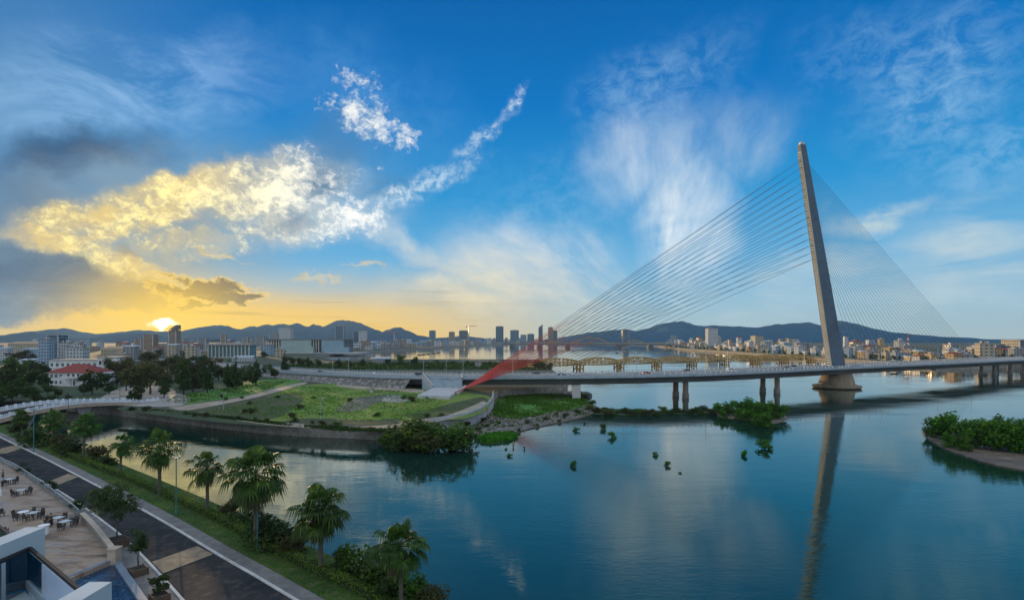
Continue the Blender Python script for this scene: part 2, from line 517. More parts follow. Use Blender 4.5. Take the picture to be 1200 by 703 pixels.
shade = W.math("MAXIMUM", W.math("MULTIPLY", W.maprange(g2, 0.53, 0.66, 0, 0.9, smooth=True), 0.9), W.math("MULTIPLY", under, 0.55))
bcol2 = W.mix(shade, bcol, W.mix(leftw, K((124, 156, 182)), K((186, 160, 112))))
col = W.mix(bm_, col, bcol2)
dkp = union(blob(375, 212, 55, 30, 10, 1.0, aw2, .1), blob(340, 262, 40, 20, 20, 0.8, aw2), blob(460, 218, 60, 20, 10, 0.6, aw2))
col = W.mix(W.math("MULTIPLY", dkp, W.maprange(fb, 0.62, 0.42, 0.1, 0.8)), col, K((88, 124, 156)))
# loose puffs higher up + the thin trail
pf = union(blob(430, 138, 82, 44, -20, 0.95, aw2, .15), blob(478, 158, 50, 34, -40, 0.8, aw2), blob(418, 95, 60, 40, 0, 0.72, aw2), blob(385, 120, 40, 40, 0, 0.7, aw2))
col = W.mix(W.math("MULTIPLY", blob(440, 120, 150, 105, -20, 0.5), W.maprange(n4, 0.35, 0.65, 0.3, 1.0)), col, K((92, 156, 214)))
pm = cover(pf, 0.46, 1.22, 3.4, 0.5)
col = W.mix(pm, col, W.mix(W.math("MULTIPLY", under, 0.6), K((244, 246, 242)), K((150, 180, 208))))
trail = union(blob(604, 116, 30, 9, 48, 0.9, aw2), blob(562, 162, 80, 12, 40, 0.62, aw2), blob(500, 216, 100, 22, 26, 0.72, aw2, .1))
tm = W.math("MULTIPLY", trail, W.maprange(gf, 0.42, 0.60, 0.12, 0.95))
col = W.mix(tm, col, K((206, 226, 238)))

# --- dark low bank, far left, and the broken dark cloudlets near the sun with bright rims
dk = union(blob(30, 322, 200, 62, -4, 1.0, aw2, .2), blob(110, 345, 190, 40, -2, 0.95, aw2, .1), blob(0, 362, 190, 40, 0, 0.85, aw2), blob(150, 300, 60, 26, -20, 0.6, aw2), blob(-60, 250, 130, 90, 0, .8, aw2))
nk = W.noise(W.mapping(aw2, scale=(0.25, 0.7, 1)), 0.4, 8.0, 0.6, 0.2)
dm = W.maprange(W.math("ADD", W.math("MULTIPLY", dk, 0.9), W.math("MULTIPLY", nk, 0.55)), 0.62, 0.98, 0, 0.97, smooth=True)
dcol = W.mix(W.maprange(az, -40, -27, 0, 1, smooth=True), K((86, 112, 136)), K((128, 118, 96)))
dcol = W.mix(W.maprange(nk, 0.42, 0.62, 0, 0.6), dcol, W.mix(W.maprange(az, -42, -28), K((122, 146, 166)), K((196, 168, 108))))
col = W.mix(dm, col, dcol)
cl = union(blob(240, 340, 95, 20, 2, 1.0, aw2, .2), blob(210, 328, 60, 13, -8, 0.9, aw2), blob(280, 350, 60, 14, 8, 1.0, aw2, .2), blob(235, 356, 90, 10, 0, 0.8, aw2))
nl = W.noise(W.mapping(aw2, scale=(0.45, 1.6, 1)), 0.9, 10.0, 0.70, 0.2)
cm = W.math("ADD", W.math("MULTIPLY", cl, 0.52), W.math("MULTIPLY", W.math("SUBTRACT", nl, 0.24), 1.25))
clm = W.maprange(cl, 0.0, 0.2)
cm = W.math("MULTIPLY", cm, clm)
col = W.mix(W.maprange(cm, 0.50, 0.66, 0, 0.8, smooth=True), col, K((252, 214, 120)))
col = W.mix(W.maprange(cm, 0.60, 0.78, 0, 0.95, smooth=True), col, K((92, 92, 96)))
st = union(blob(375, 326, 85, 13, -2, .85, aw2), blob(428, 311, 60, 9, 3, .85, aw2), blob(260, 300, 90, 9, -20, 0.9, aw2), blob(150, 305, 60, 9, -6, 0.7, aw2))
sm = W.maprange(W.math("ADD", W.math("MULTIPLY", st, 0.62), W.math("MULTIPLY", W.math("SUBTRACT", nl, 0.24), 1.25)), 0.62, 1.0, 0, 0.9, smooth=True)
sm = W.math("MULTIPLY", sm, W.maprange(st, 0.0, 0.2))
col = W.mix(sm, col, W.mix(W.maprange(nl, 0.45, 0.6), K((248, 222, 160)), K((206, 184, 138))))
# thin bars of cloud low over the horizon
bars = W.noise(W.mapping(ae, scale=(0.05, 1.3, 1), loc=(3, 0, 0)), 1.0, 7.0, 0.6, 0.25)
bmk = W.math("MULTIPLY", W.math("MULTIPLY", W.maprange(el, 0.8, 2.0), W.maprange(el, 6.5, 3.5)), W.maprange(W.math("ABSOLUTE", W.math("SUBTRACT", az, -20.0)), 4, 26, 1, 0.1, smooth=True))
col = W.mix(W.math("MULTIPLY", bmk, W.maprange(bars, 0.55, 0.68, 0, 0.75)), col, K((176, 150, 96)))

# --- the sun itself burning through (between cloud bars)
def ang(h, v, e0):
    a = W.math("DIVIDE", daz, h); b = W.math("DIVIDE", W.math("SUBTRACT", el, e0), v)
    return W.math("SQRT", W.math("ADD", W.math("MULTIPLY", a, a), W.math("MULTIPLY", b, b)))
g = W.maprange(ang(15.0, 9.0, 1.4), 0, 1, 1, 0, smooth=True)
col = W.mix(W.math("MULTIPLY", W.math("POWER", g, 2.0), 0.8), col, K((255, 206, 30), 1.25))
core = W.maprange(W.vmath("LENGTH", W.mapping(aw2, loc=(SUN_AZ, 1.25, 0), scale=(1.3, 0.52, 1), typ="TEXTURE")).outputs["Value"], 0.35, 1.25, 1, 0, smooth=True)
col = W.mix(core, col, K((255, 250, 225), 3.0))

# --- overhead and unseen behind the viewer, sky brightness added as fill for the shaded ground
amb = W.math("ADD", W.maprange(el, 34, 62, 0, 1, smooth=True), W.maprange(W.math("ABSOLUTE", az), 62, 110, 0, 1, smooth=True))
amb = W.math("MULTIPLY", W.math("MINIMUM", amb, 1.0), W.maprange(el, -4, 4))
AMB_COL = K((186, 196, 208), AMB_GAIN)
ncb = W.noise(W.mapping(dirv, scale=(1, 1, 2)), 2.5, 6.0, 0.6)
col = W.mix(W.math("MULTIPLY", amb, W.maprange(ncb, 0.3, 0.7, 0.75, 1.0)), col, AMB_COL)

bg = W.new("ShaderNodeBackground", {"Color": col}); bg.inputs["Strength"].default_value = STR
wo = W.new("ShaderNodeOutputWorld", {0: bg.outputs[0]})
world.cycles.sampling_method = "MANUAL"
world.cycles.sample_map_resolution = 1024

sl = bpy.data.lights.new("sun", "SUN")
sl.energy = SUN_E; sl.angle = R(0.5); sl.color = (1.0, 0.68, 0.34)
so = bpy.data.objects.new("sun", sl); COL.objects.link(so)
so.location = (-400, 600, 300)
so.rotation_euler = Vector((math.sin(R(SUN_AZ))*math.cos(R(SUN_EL)), math.cos(R(SUN_AZ))*math.cos(R(SUN_EL)), math.sin(R(SUN_EL)))).to_track_quat("Z", "Y").to_euler()

scene.view_settings.view_transform = "Standard"
scene.view_settings.look = "None"
scene.view_settings.exposure = EXPOSURE
scene.view_settings.gamma = 1.0
scene.view_settings.use_curve_mapping = False
scene.render.engine = "CYCLES"
cy = scene.cycles
cy.use_denoising = True
try: cy.denoiser = "OPENIMAGEDENOISE"
except Exception: pass
cy.max_bounces = 6; cy.diffuse_bounces = 2; cy.glossy_bounces = 3; cy.transmission_bounces = 6; cy.transparent_max_bounces = 8
cy.volume_bounces = 0
cy.caustics_reflective = False; cy.caustics_refractive = False
cy.sample_clamp_indirect = 4.0; cy.sample_clamp_direct = 5.0
# ---------------------------------------------------------------- ground, water, hills
def xy(p): return (p[0], p[1])

# --- materials of the setting
def water_mat():
    m, nt, out = newmat("water")
    geo = nt.new("ShaderNodeNewGeometry"); pos = geo.outputs["Position"]
    p = nt.new("ShaderNodeBsdfPrincipled")
    big = nt.noise(nt.mapping(pos, scale=(1, 1, 0)), 0.011, 4.0, 0.55, 0.6)
    mid = nt.noise(nt.mapping(pos, scale=(1, 1, 0)), 0.06, 5.0, 0.6, 0.4)
    col = nt.mix(nt.maprange(big, 0.42, 0.62), (0.006, 0.030, 0.020, 1), (0.006, 0.030, 0.027, 1))
    # shallow silt showing close to the near bank
    sxn = nt.new("ShaderNodeSeparateXYZ", {0: pos})
    near = nt.maprange(sxn.outputs[1], 95, 40, 0, 1, smooth=True)
    shal = nt.math("MULTIPLY", near, nt.maprange(mid, 0.40, 0.62))
    col = nt.mix(shal, col, (0.014, 0.030, 0.015, 1))
    nt.set(p.inputs["Base Color"], col)
    p.inputs["IOR"].default_value = 2.05
    p.inputs["Specular Tint"].default_value = (0.96, 1.0, 0.62, 1)
    rp_ = nt.noise(nt.mapping(pos, rot=(0, 0, R(24)), scale=(0.006, 0.02, 0)), 1.0, 5.0, 0.6, 1.2)
    nt.set(p.inputs["Roughness"], nt.maprange(rp_, 0.42, 0.62, 0.008, 0.045))
    # ripples: wind patches, long low swell plus short wavelets
    w1 = nt.noise(nt.mapping(pos, rot=(0, 0, R(20)), scale=(0.55, 1.5, 0)), 1.0, 3.0, 0.55, 0.5)
    w2 = nt.noise(nt.mapping(pos, rot=(0, 0, R(-14)), scale=(0.09, 0.26, 0)), 1.0, 3.0, 0.5, 0.6)
    patch = nt.maprange(nt.noise(nt.mapping(pos, rot=(0, 0, R(30)), scale=(0.016, 0.04, 0)), 1.0, 3.0, 0.55, 0.8), 0.42, 0.66, 0.12, 1.7)
    h = nt.math("ADD", nt.math("MULTIPLY", nt.math("MULTIPLY", w1, patch), 0.062), nt.math("MULTIPLY", w2, 0.09))
    b = nt.new("ShaderNodeBump", {"Height": h}); b.inputs["Strength"].default_value = 0.26; b.inputs["Distance"].default_value = 1.0
    nt.set(p.inputs["Normal"], b.outputs[0])
    nt.set(out.inputs[0], p.outputs[0])
    return m
M_water = water_mat()

M_land = pmat("far_ground", (0.030, 0.046, 0.018, 1), (0.055, 0.058, 0.034, 1), 0.02, 0.95, 0.0, coord="Object", c3=(0.05, 0.06, 0.035, 1))
M_bankwall = pmat("bank_stone", (0.36, 0.34, 0.31, 1), (0.22, 0.205, 0.18, 1), 0.30, 0.9, 0.6, 2.0, c3=(0.09, 0.085, 0.065, 1))
M_asphalt = pmat("asphalt", (0.022, 0.025, 0.030, 1), (0.042, 0.043, 0.046, 1), 0.16, 0.92, 0.35, 14.0, spec=0.08, c3=(0.085, 0.078, 0.068, 1))
M_asphalt2 = pmat("asphalt_pale", (0.16, 0.165, 0.17, 1), (0.22, 0.22, 0.215, 1), 0.08, 0.85, 0.2, 8.0)
M_tanstrip = pmat("tan_patch", (0.30, 0.225, 0.14, 1), (0.17, 0.135, 0.10, 1), 0.9, 0.85, 0.2, 14.0)
M_kerb = pmat("kerb_concrete", (0.55, 0.55, 0.53, 1), (0.38, 0.37, 0.35, 1), 0.8, 0.8, 0.2, 8.0)
M_pave = pmat("paving", (0.12, 0.118, 0.115, 1), (0.19, 0.185, 0.175, 1), 0.7, 0.85, 0.3, 6.0)
M_lawn = pmat("lawn", (0.018, 0.056, 0.004, 1), (0.048, 0.092, 0.008, 1), 0.22, 0.95, 0.8, 9.0, c3=(0.10, 0.10, 0.045, 1))
M_field = pmat("rough_grass", (0.080, 0.180, 0.012, 1), (0.165, 0.215, 0.028, 1), 0.045, 0.95, 1.0, 3.0, c3=(0.15, 0.13, 0.06, 1))
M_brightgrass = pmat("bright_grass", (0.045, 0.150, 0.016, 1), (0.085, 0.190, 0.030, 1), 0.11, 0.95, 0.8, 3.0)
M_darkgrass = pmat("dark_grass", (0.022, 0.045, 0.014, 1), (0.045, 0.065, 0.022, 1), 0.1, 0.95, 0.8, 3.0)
M_dirt = pmat("dirt", (0.26, 0.21, 0.15, 1), (0.36, 0.31, 0.25, 1), 0.09, 0.95, 0.5, 2.5, c3=(0.16, 0.13, 0.09, 1))
M_mud = pmat("mud", (0.15, 0.115, 0.08, 1), (0.075, 0.060, 0.044, 1), 0.08, 0.6, 0.6, 1.5, c3=(0.22, 0.19, 0.16, 1))
M_plaza = pmat("plaza", (0.30, 0.285, 0.26, 1), (0.22, 0.205, 0.185, 1), 0.08, 0.85, 0.2, 2.0, c3=(0.36, 0.34, 0.31, 1))

def struct(o, label=None):
    o["kind"] = "structure"
    if label: o["label"] = label
    return o

# --- river: one sheet to the horizon
struct(MB().add([(-40000, -600, 0), (40000, -600, 0), (40000, 40000, 0), (-40000, 40000, 0)], [(0, 1, 2, 3)]).build("river", M_water))

# --- coast lines (waterline, z = 0)
ZP, ZN = 4.0, 3.0
far_coast = [(-3500, 560), (-700, 430), (-319, 306), (-240, 262), (-200, 237), (-156, 218)]
far_coast += [xy(G(x, y)) for x, y in ((170, 491), (200, 495), (250, 501), (300, 507), (350, 511), (400, 513), (450, 516), (490, 514))]
far_coast += [xy(G(x, y, 1.0)) for x, y in ((525, 500), (540, 497), (553, 493), (564, 488), (572, 482), (576, 475), (577, 468))]
far_coast += [(-6, 284), (12, 296), (32, 318), (34, 400), (34, 512)]
far_coast += [xy(G(x, y)) for x, y in ((641, 424.5), (600, 424.8), (545, 424.3), (500, 424.6), (450, 424.2), (415, 425), (398, 426), (384, 424), (368, 419.5), (382, 417), (402, 415.2), (440, 412.5), (480, 410), (520, 407.6), (560, 405.4), (600, 403.0))]
far_coast += [(200, 3250), (428, 2786), (575, 2294), (520, 1800), (461, 1500), (446, 1100), (440, 850), (428, 560), (476, 548), (540, 570), (700, 640), (1200, 800), (6000, 1500), (36000, 4000), (36000, 39000), (-36000, 39000), (-36000, 600)]
mb = MB(); mb.prism(far_coast, -1, ZP, 0, 1)
struct(mb.build("terrain", [M_land, M_bankwall]))

near_coast = [(-3000, 480), (-460, 256), (-262, 213), (-202, 192), (-168, 177), (-143, 169)]
near_coast += [xy(G(x, y, ZN)) for x, y in ((42, 505.5), (72, 517), (110, 532), (150, 549), (200, 570), (250, 591), (300, 614), (345, 635), (390, 656), (430, 673), (480, 694), (520, 722))]
near_coast += [(8, 42), (28, 18), (46, -12), (60, -500), (-3000, -500)]
mb = MB(); mb.prism(near_coast, -1, ZN, 0, 1)
struct(mb.build("ground", [M_darkgrass, M_bankwall]))

# --- promenade: road, kerbs, pavement, lawn
kerbR = catmull([G(x, y, ZN) for x, y in ((-60, 486), (-20, 504), (0, 513), (50, 537), (100, 563), (155, 592), (200, 617.5), (250, 648), (300, 677), (345, 704), (400, 738), (470, 782))], 5)
kerbL = catmull([G(x, y, ZN) for x, y in ((-60, 510), (-25, 527), (0, 538), (28, 552), (58, 568), (81, 582), (100, 594.5), (125, 613), (145, 629), (177, 660), (216, 703), (250, 742), (300, 800))], 5)
N = 90
kR = resample(kerbR, N); kL = resample(kerbL, N)
up = lambda P, dz: [Vector((p[0], p[1], p[2] + dz)) for p in P]
mb = MB(); mb.ribbon(up(kL, 0.02), up(kR, 0.02))
struct(mb.build("road", M_asphalt))
for pts in (((-8, 532), (2, 525), (19, 521.5), (26, 525), (8, 531)), ((57, 564), (79.5, 555), (92, 558.5), (69, 567.5)), ((178, 658), (231, 639.5), (250, 649), (191, 671.5)), ((104, 597), (112, 593), (121, 600), (112, 604))):  # flat tan patches across the road surface
    P = [G(x, y, ZN + .02) for x, y in pts]
    q = MB(); q.prism([xy(p) for p in P], None, ZN + .045); struct(q.build("road_patch", M_tanstrip))
kR.reverse(); kL.reverse()      # from here on the right-hand side of both lines is the river side
mb = MB(); mb.sweep(kR, [(0, -0.1), (0.35, -0.1), (0.35, 0.14), (0, 0.14)])
struct(mb.build("kerb", M_kerb))
mb = MB(); mb.sweep(kL, [(-0.3, -0.1), (0, -0.1), (0, 0.13), (-0.3, 0.13)])
struct(mb.build("kerb", M_kerb))
# pavement on the river side, then the lawn up to the hedge
pv0 = offset_path(kR, 0.36); pv1 = offset_path(kR, 2.1)
mb = MB(); mb.ribbon(up(pv0, 0.10), up(pv1, 0.10)); struct(mb.build("pavement", M_pave))
lw = offset_path(kR, 9.0)
mb = MB(); mb.ribbon(up(pv1, 0.06), up(lw, 0.06)); struct(mb.build("lawn", M_lawn))
# paving on the hotel side of the road
pvL0 = offset_path(kL, -0.31); pvL1 = offset_path(kL, -4.5)
mb = MB(); mb.ribbon(up(pvL0, 0.09), up(pvL1, 0.09)); struct(mb.build("pavement", M_pave))

# --- park on the far bank of the canal
def sheet(name, pts, z, m, dz=0.02, sub=4, kind="structure"):
    P = [G(x, y, z) for x, y in pts]
    if sub: P = catmull(P + [P[0]], sub)[:-1]
    q = MB(); q.prism([xy(p) for p in P], None, z + dz)
    o = q.build(name, m); o["kind"] = kind
    return o
sheet("plaza", ((118, 474), (140, 465), (165, 463), (205, 461), (222, 466), (215, 474), (190, 477), (160, 476)), ZP, M_plaza, 0.09)
sheet("path", ((112, 470), (125, 462), (140, 455), (165, 450), (168, 452), (150, 458), (139, 465)), ZP, M_plaza, 0.11)
sheet("path", ((196, 478), (215, 475), (245, 471), (285, 465), (320, 456), (355, 448), (358, 450), (330, 458), (300, 466), (260, 474), (220, 481)), ZP, M_dirt, 0.13)
sheet("lawn", ((188, 471), (205, 464), (240, 458), (270, 453), (310, 445), (345, 444), (352, 448), (320, 455), (285, 464), (245, 470), (215, 474)), ZP, M_brightgrass, 0.07)
sheet("lawn", ((128, 463), (140, 458), (165, 453), (190, 452), (205, 458), (200, 462), (165, 464)), ZP, M_dirt, 0.15)  # tan dirt colour stands in for golden sunlight on this grass
sheet("grass", ((230, 482), (280, 474), (318, 463), (350, 452), (400, 449), (470, 455), (520, 457), (572, 464), (574, 474), (562, 484), (540, 491), (490, 492), (440, 497), (330, 494), (270, 488)), ZP, M_field, 0.025)
sheet("path", ((270, 489), (330, 495), (400, 500), (450, 498), (490, 492), (525, 486), (555, 475), (566, 470), (570, 473), (560, 479), (535, 489), (500, 496), (455, 501.5), (400, 503), (330, 499), (280, 493)), ZP, M_dirt, 0.04)
sheet("path", ((395, 449), (440, 452), (490, 456), (492, 460), (440, 457), (398, 453)), ZP, M_dirt, 0.045)
sheet("soil", ((392, 480), (405, 472), (420, 466), (440, 463), (462, 462), (460, 468), (440, 473), (425, 480), (405, 483)), ZP, M_mud, 0.05)
M_scrub = pmat("scrub_soil", (0.058, 0.070, 0.022, 1), (0.034, 0.052, 0.012, 1), 0.12, 0.95, 0.9, 2.0, c3=(0.105, 0.092, 0.05, 1))
sheet("soil", ((222, 482), (262, 473.5), (310, 465.5), (346, 460), (356, 468), (335, 484), (315, 491), (270, 488)), ZP, M_scrub, 0.05)
sheet("soil", ((470, 486), (500, 480), (540, 470), (566, 465), (572, 472), (556, 484), (520, 489), (490, 491)), ZP, M_scrub, 0.032)
sheet("soil", ((330, 494), (400, 497), (460, 496), (470, 490), (430, 492), (360, 490)), ZP, M_scrub, 0.034)
sheet("soil", ((452, 464), (470, 463), (482, 467), (470, 471), (448, 470)), ZP, M_plaza, 0.06)
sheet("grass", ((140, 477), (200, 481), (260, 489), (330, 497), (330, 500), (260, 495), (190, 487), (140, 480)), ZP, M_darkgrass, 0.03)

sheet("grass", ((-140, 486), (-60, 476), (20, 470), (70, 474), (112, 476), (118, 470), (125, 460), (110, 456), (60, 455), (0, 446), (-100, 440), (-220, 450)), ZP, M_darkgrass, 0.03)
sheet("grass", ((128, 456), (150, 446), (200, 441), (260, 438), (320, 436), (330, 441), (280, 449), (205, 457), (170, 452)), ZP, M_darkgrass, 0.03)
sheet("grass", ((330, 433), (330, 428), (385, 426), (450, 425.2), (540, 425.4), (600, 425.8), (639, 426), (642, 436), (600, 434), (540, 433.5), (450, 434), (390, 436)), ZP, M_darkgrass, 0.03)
# low ground below the curved wall: mud flat, bright reeds, rubble shore (z about 0.6)
P = [G(x, y, 0.5) for x, y in ((552, 506), (566, 490), (577, 474), (582, 462), (640, 458), (690, 459), (692, 470), (700, 478), (688, 486), (660, 493), (630, 499), (600, 506), (575, 511))]
mb = MB(); mb.prism([xy(p) for p in catmull(P + [P[0]], 4)[:-1]], -0.5, 0.35); struct(mb.build("mudflat", M_mud))
sheet("grass", ((578, 486), (582, 470), (596, 463), (640, 462), (682, 465), (690, 472), (678, 478), (650, 482), (628, 487), (600, 490)), 0.5, M_brightgrass, 0.05)
sheet("grass", ((590, 470), (600, 463), (640, 461), (684, 463), (678, 468), (640, 470)), 0.5, M_darkgrass, 0.09)
for pts in (((556, 513), (575, 508), (598, 506), (607, 511), (596, 517), (568, 520)), ((692, 485), (705, 480), (740, 479), (770, 481), (800, 480), (838, 483), (830, 486), (790, 484.5), (760, 486.5), (725, 486))):
    P = [G(x, y, 0) for x, y in pts]
    q = MB(); q.prism([xy(p) for p in catmull(P + [P[0]], 4)[:-1]], -0.5, 0.06); struct(q.build("mudflat", M_darkgrass))
# right hand mangrove island and the middle one
P = [G(x, y, 0) for x, y in ((1080, 507), (1090, 516), (1112, 528), (1150, 541), (1200, 551), (1300, 560), (1400, 545), (1380, 508), (1250, 498), (1150, 497), (1100, 500))]
mb = MB(); mb.prism([xy(p) for p in catmull(P + [P[0]], 4)[:-1]], -0.5, 0.3); struct(mb.build("mudflat", M_mud))
P = [G(x, y, 0) for x, y in ((836, 484), (858, 479), (900, 480), (920, 486), (919, 493), (900, 497), (880, 492), (850, 490))]
mb = MB(); mb.prism([xy(p) for p in catmull(P + [P[0]], 4)[:-1]], -0.5, 0.15); struct(mb.build("mudflat", M_mud))

# sloping margin along the east bank, the low sun's ochre put into its colour
mb = MB()
eb = [(575, 2294), (520, 1800), (461, 1500), (446, 1100), (440, 850), (428, 560)]
A = [Vector((x - 10, y, 0.25)) for x, y in eb]; B = [Vector((x + 2, y, 3.0)) for x, y in eb]
M_ochre = pmat("ochre_bank", (0.42, 0.27, 0.11, 1), (0.28, 0.18, 0.08, 1), 0.05, 0.9, 0.5, 0.6)
mb.ribbon(A, B); struct(mb.build("river_bank", M_ochre))
mb = MB()
P = [(455, 760), (330, 735), (300, 720), (340, 712), (440, 690)]
mb.prism([tuple(p)[:2] for p in catmull([Vector((*p, 0)) for p in P] + [Vector((*P[0], 0))], 4)[:-1]], -0.5, 0.25)
struct(mb.build("sandbank", M_ochre))

# ---------------------------------------------------------------- hills
def hills(name, prof, Yd, depth, m, seed, rough=0.16, step=2.0, jag=0.05):
    """mountain range: ridge heights from the skyline, real depth in front and behind, eroded with noise"""
    pts = [(px, CAMZ - (py - HY) * Yd / FPX) for px, py in prof]
    xs0, xs1 = pts[0][0], pts[-1][0]
    cols = []
    px = xs0
    while px <= xs1 + 1e-6:
        for i in range(len(pts) - 1):
            if pts[i][0] <= px <= pts[i+1][0]:
                t = (px - pts[i][0]) / (pts[i+1][0] - pts[i][0])
                h = pts[i][1] * (1 - t) + pts[i+1][1] * t
                break
        h += (h - 4) * jag * mnoise.fractal(Vector((px * .11 + seed, seed, 0)), 1.0, 2.0, 4)
        cols.append((px, h)); px += step
    mb = MB(); rows = 27; nC = len(cols)
    vs = []
    for r in range(rows):
        v = r / (rows - 1) * 2 - 1                      # -1 front foot, 0 ridge, 1 back foot
        for px, h in cols:
            Y = Yd + v * depth
            x = (px - CX) * Yd / FPX
            spur = mnoise.fractal(Vector((x / 700.0 + seed, v * 1.2, seed)), 1.0, 2.0, 5)
            fine = mnoise.fractal(Vector((x / 160.0, Y / 260.0, seed)), 1.0, 2.1, 4)
            fall = (1 - abs(v)) ** (1.25 + 0.5 * spur)
            z = 4 + (h - 4) * fall * (1 + rough * fine * min(1, abs(v) * 5)) + (0.018 * h * fine if abs(v) < 1 else 0)
            if r in (0, rows - 1): z = 2
            vs.append((x + v * depth * 0.15 * spur, Y, max(z, 2)))
    fs = [(r*nC + c, r*nC + c + 1, (r+1)*nC + c + 1, (r+1)*nC + c) for r in range(rows - 1) for c in range(nC - 1)]
    mb.add(vs, fs)
    return struct(mb.build(name, m, smooth=True))

M_hillblue = pmat("haze_tinted_forest", (0.002, 0.044, 0.090, 1), (0.004, 0.058, 0.108, 1), 0.004, 0.95, 0.4, 0.05, spec=0.1)  # distance haze's blue mixed into the forest's base colour
M_hillgrey = pmat("haze_tinted_hill", (0.018, 0.045, 0.072, 1), (0.030, 0.056, 0.080, 1), 0.004, 0.95, 0.4, 0.05, spec=0.1)  # blue of the air before the slopes painted into the hill colour
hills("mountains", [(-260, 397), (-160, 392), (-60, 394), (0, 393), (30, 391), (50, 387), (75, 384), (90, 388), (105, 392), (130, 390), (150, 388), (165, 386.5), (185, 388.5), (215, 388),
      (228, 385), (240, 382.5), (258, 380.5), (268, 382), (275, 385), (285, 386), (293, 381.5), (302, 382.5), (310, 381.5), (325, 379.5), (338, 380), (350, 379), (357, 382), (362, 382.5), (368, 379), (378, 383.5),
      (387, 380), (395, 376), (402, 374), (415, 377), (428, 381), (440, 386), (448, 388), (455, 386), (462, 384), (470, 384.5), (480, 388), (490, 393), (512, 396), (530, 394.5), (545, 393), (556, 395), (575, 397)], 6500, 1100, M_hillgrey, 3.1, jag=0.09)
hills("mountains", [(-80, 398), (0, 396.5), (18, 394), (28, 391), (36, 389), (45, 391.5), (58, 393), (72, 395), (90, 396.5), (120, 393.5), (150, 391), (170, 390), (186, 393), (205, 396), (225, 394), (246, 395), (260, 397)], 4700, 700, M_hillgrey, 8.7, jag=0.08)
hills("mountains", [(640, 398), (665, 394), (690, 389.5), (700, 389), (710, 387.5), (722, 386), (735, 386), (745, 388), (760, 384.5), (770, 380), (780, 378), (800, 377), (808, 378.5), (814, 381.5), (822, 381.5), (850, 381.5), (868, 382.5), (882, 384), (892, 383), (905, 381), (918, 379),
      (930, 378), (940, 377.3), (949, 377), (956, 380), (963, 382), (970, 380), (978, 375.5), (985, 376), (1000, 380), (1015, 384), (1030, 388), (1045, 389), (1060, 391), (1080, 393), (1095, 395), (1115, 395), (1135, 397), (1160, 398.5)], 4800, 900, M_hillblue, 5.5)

# ---------------------------------------------------------------- evening air
m, nt, out = newmat("air")
pv = nt.new("ShaderNodeVolumePrincipled")
pv.inputs["Color"].default_value = (0.42, 0.70, 1.0, 1)
pv.inputs["Density"].default_value = HAZE
pv.inputs["Anisotropy"].default_value = 0.2
nt.set(out.inputs["Volume"], pv.outputs[0])
if HAZE > 0:
    hb_ = MB(); hb_.box(-11000, 11000, -300, 8200, -2, 310); ho = hb_.build("haze", m); ho["kind"] = "stuff"
# ---------------------------------------------------------------- cable-stayed bridge
M_conc = pmat("pale_concrete", (0.46, 0.46, 0.45, 1), (0.36, 0.36, 0.35, 1), 0.15, 0.8, 0.2, 3.0, c3=(0.30, 0.30, 0.29, 1))
M_concd = pmat("weathered_concrete", (0.24, 0.225, 0.20, 1), (0.16, 0.15, 0.135, 1), 0.25, 0.9, 0.4, 2.0, c3=(0.10, 0.095, 0.085, 1))
M_girder = pmat("girder_concrete", (0.20, 0.205, 0.21, 1), (0.15, 0.155, 0.16, 1), 0.1, 0.85, 0.1, 2.0)
M_stone = pmat("pier_stone", (0.30, 0.235, 0.155, 1), (0.20, 0.16, 0.115, 1), 0.35, 0.9, 0.5, 2.2, c3=(0.17, 0.14, 0.10, 1))
M_deck = pmat("deck_asphalt", (0.045, 0.058, 0.075, 1), (0.065, 0.078, 0.095, 1), 0.05, 0.95, 0.1, 4.0, spec=0.1)
M_white = pmat("white_paint", (0.78, 0.78, 0.77, 1), (0.66, 0.66, 0.65, 1), 0.5, 0.6, 0.0)
M_bluegrey = pmat("bluegrey_steel", (0.32, 0.40, 0.46, 1), (0.24, 0.31, 0.37, 1), 0.4, 0.5, 0.0)
M_galv = pmat("galvanised", (0.36, 0.38, 0.40, 1), (0.28, 0.30, 0.32, 1), 0.8, 0.45, 0.0, metal=0.4)
M_cable = pmat("stay_sheath_grey", (0.085, 0.085, 0.085, 1), (0.12, 0.115, 0.11, 1), 0.05, 0.5, 0.0)
M_red = pmat("stay_sheath_red", (0.46, 0.035, 0.020, 1), (0.38, 0.030, 0.020, 1), 0.1, 0.5, 0.0)
M_brown = pmat("stay_sheath_brown", (0.22, 0.13, 0.07, 1), (0.16, 0.10, 0.06, 1), 0.1, 0.5, 0.0)
M_dark = pmat("dark_recess", (0.015, 0.016, 0.018, 1), (0.03, 0.03, 0.032, 1), 0.5, 0.9, 0.0)
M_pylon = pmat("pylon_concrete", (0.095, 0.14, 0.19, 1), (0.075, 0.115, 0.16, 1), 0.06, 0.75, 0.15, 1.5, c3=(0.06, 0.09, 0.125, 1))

ctrl = [(-420, 640, 5.5), (-300, 535, 6.2), (-187, 422, 7.2), (-73, 318, 9.4), (0, 287, 11.0), (87, 287, 12.4), (199, 340, 13.2), (315, 409, 12.9), (456, 497, 12.3), (647, 601, 11.0), (860, 705, 8.5), (1100, 820, 5.0)]
line = catmull([Vector(c) for c in ctrl], 12)
line = resample(line, 260)
HW = 12.5
PB = Vector((199.0, 340.0, 0.0))
bridge = thing("cable_stayed_bridge", "long cable stayed bridge with one leaning pylon and red sheathed stays", "bridge", PB)
def bpart(mb, name, m, parent=bridge, **k): return mb.build(name, m, parent, origin=PB if parent is bridge else None, **k)

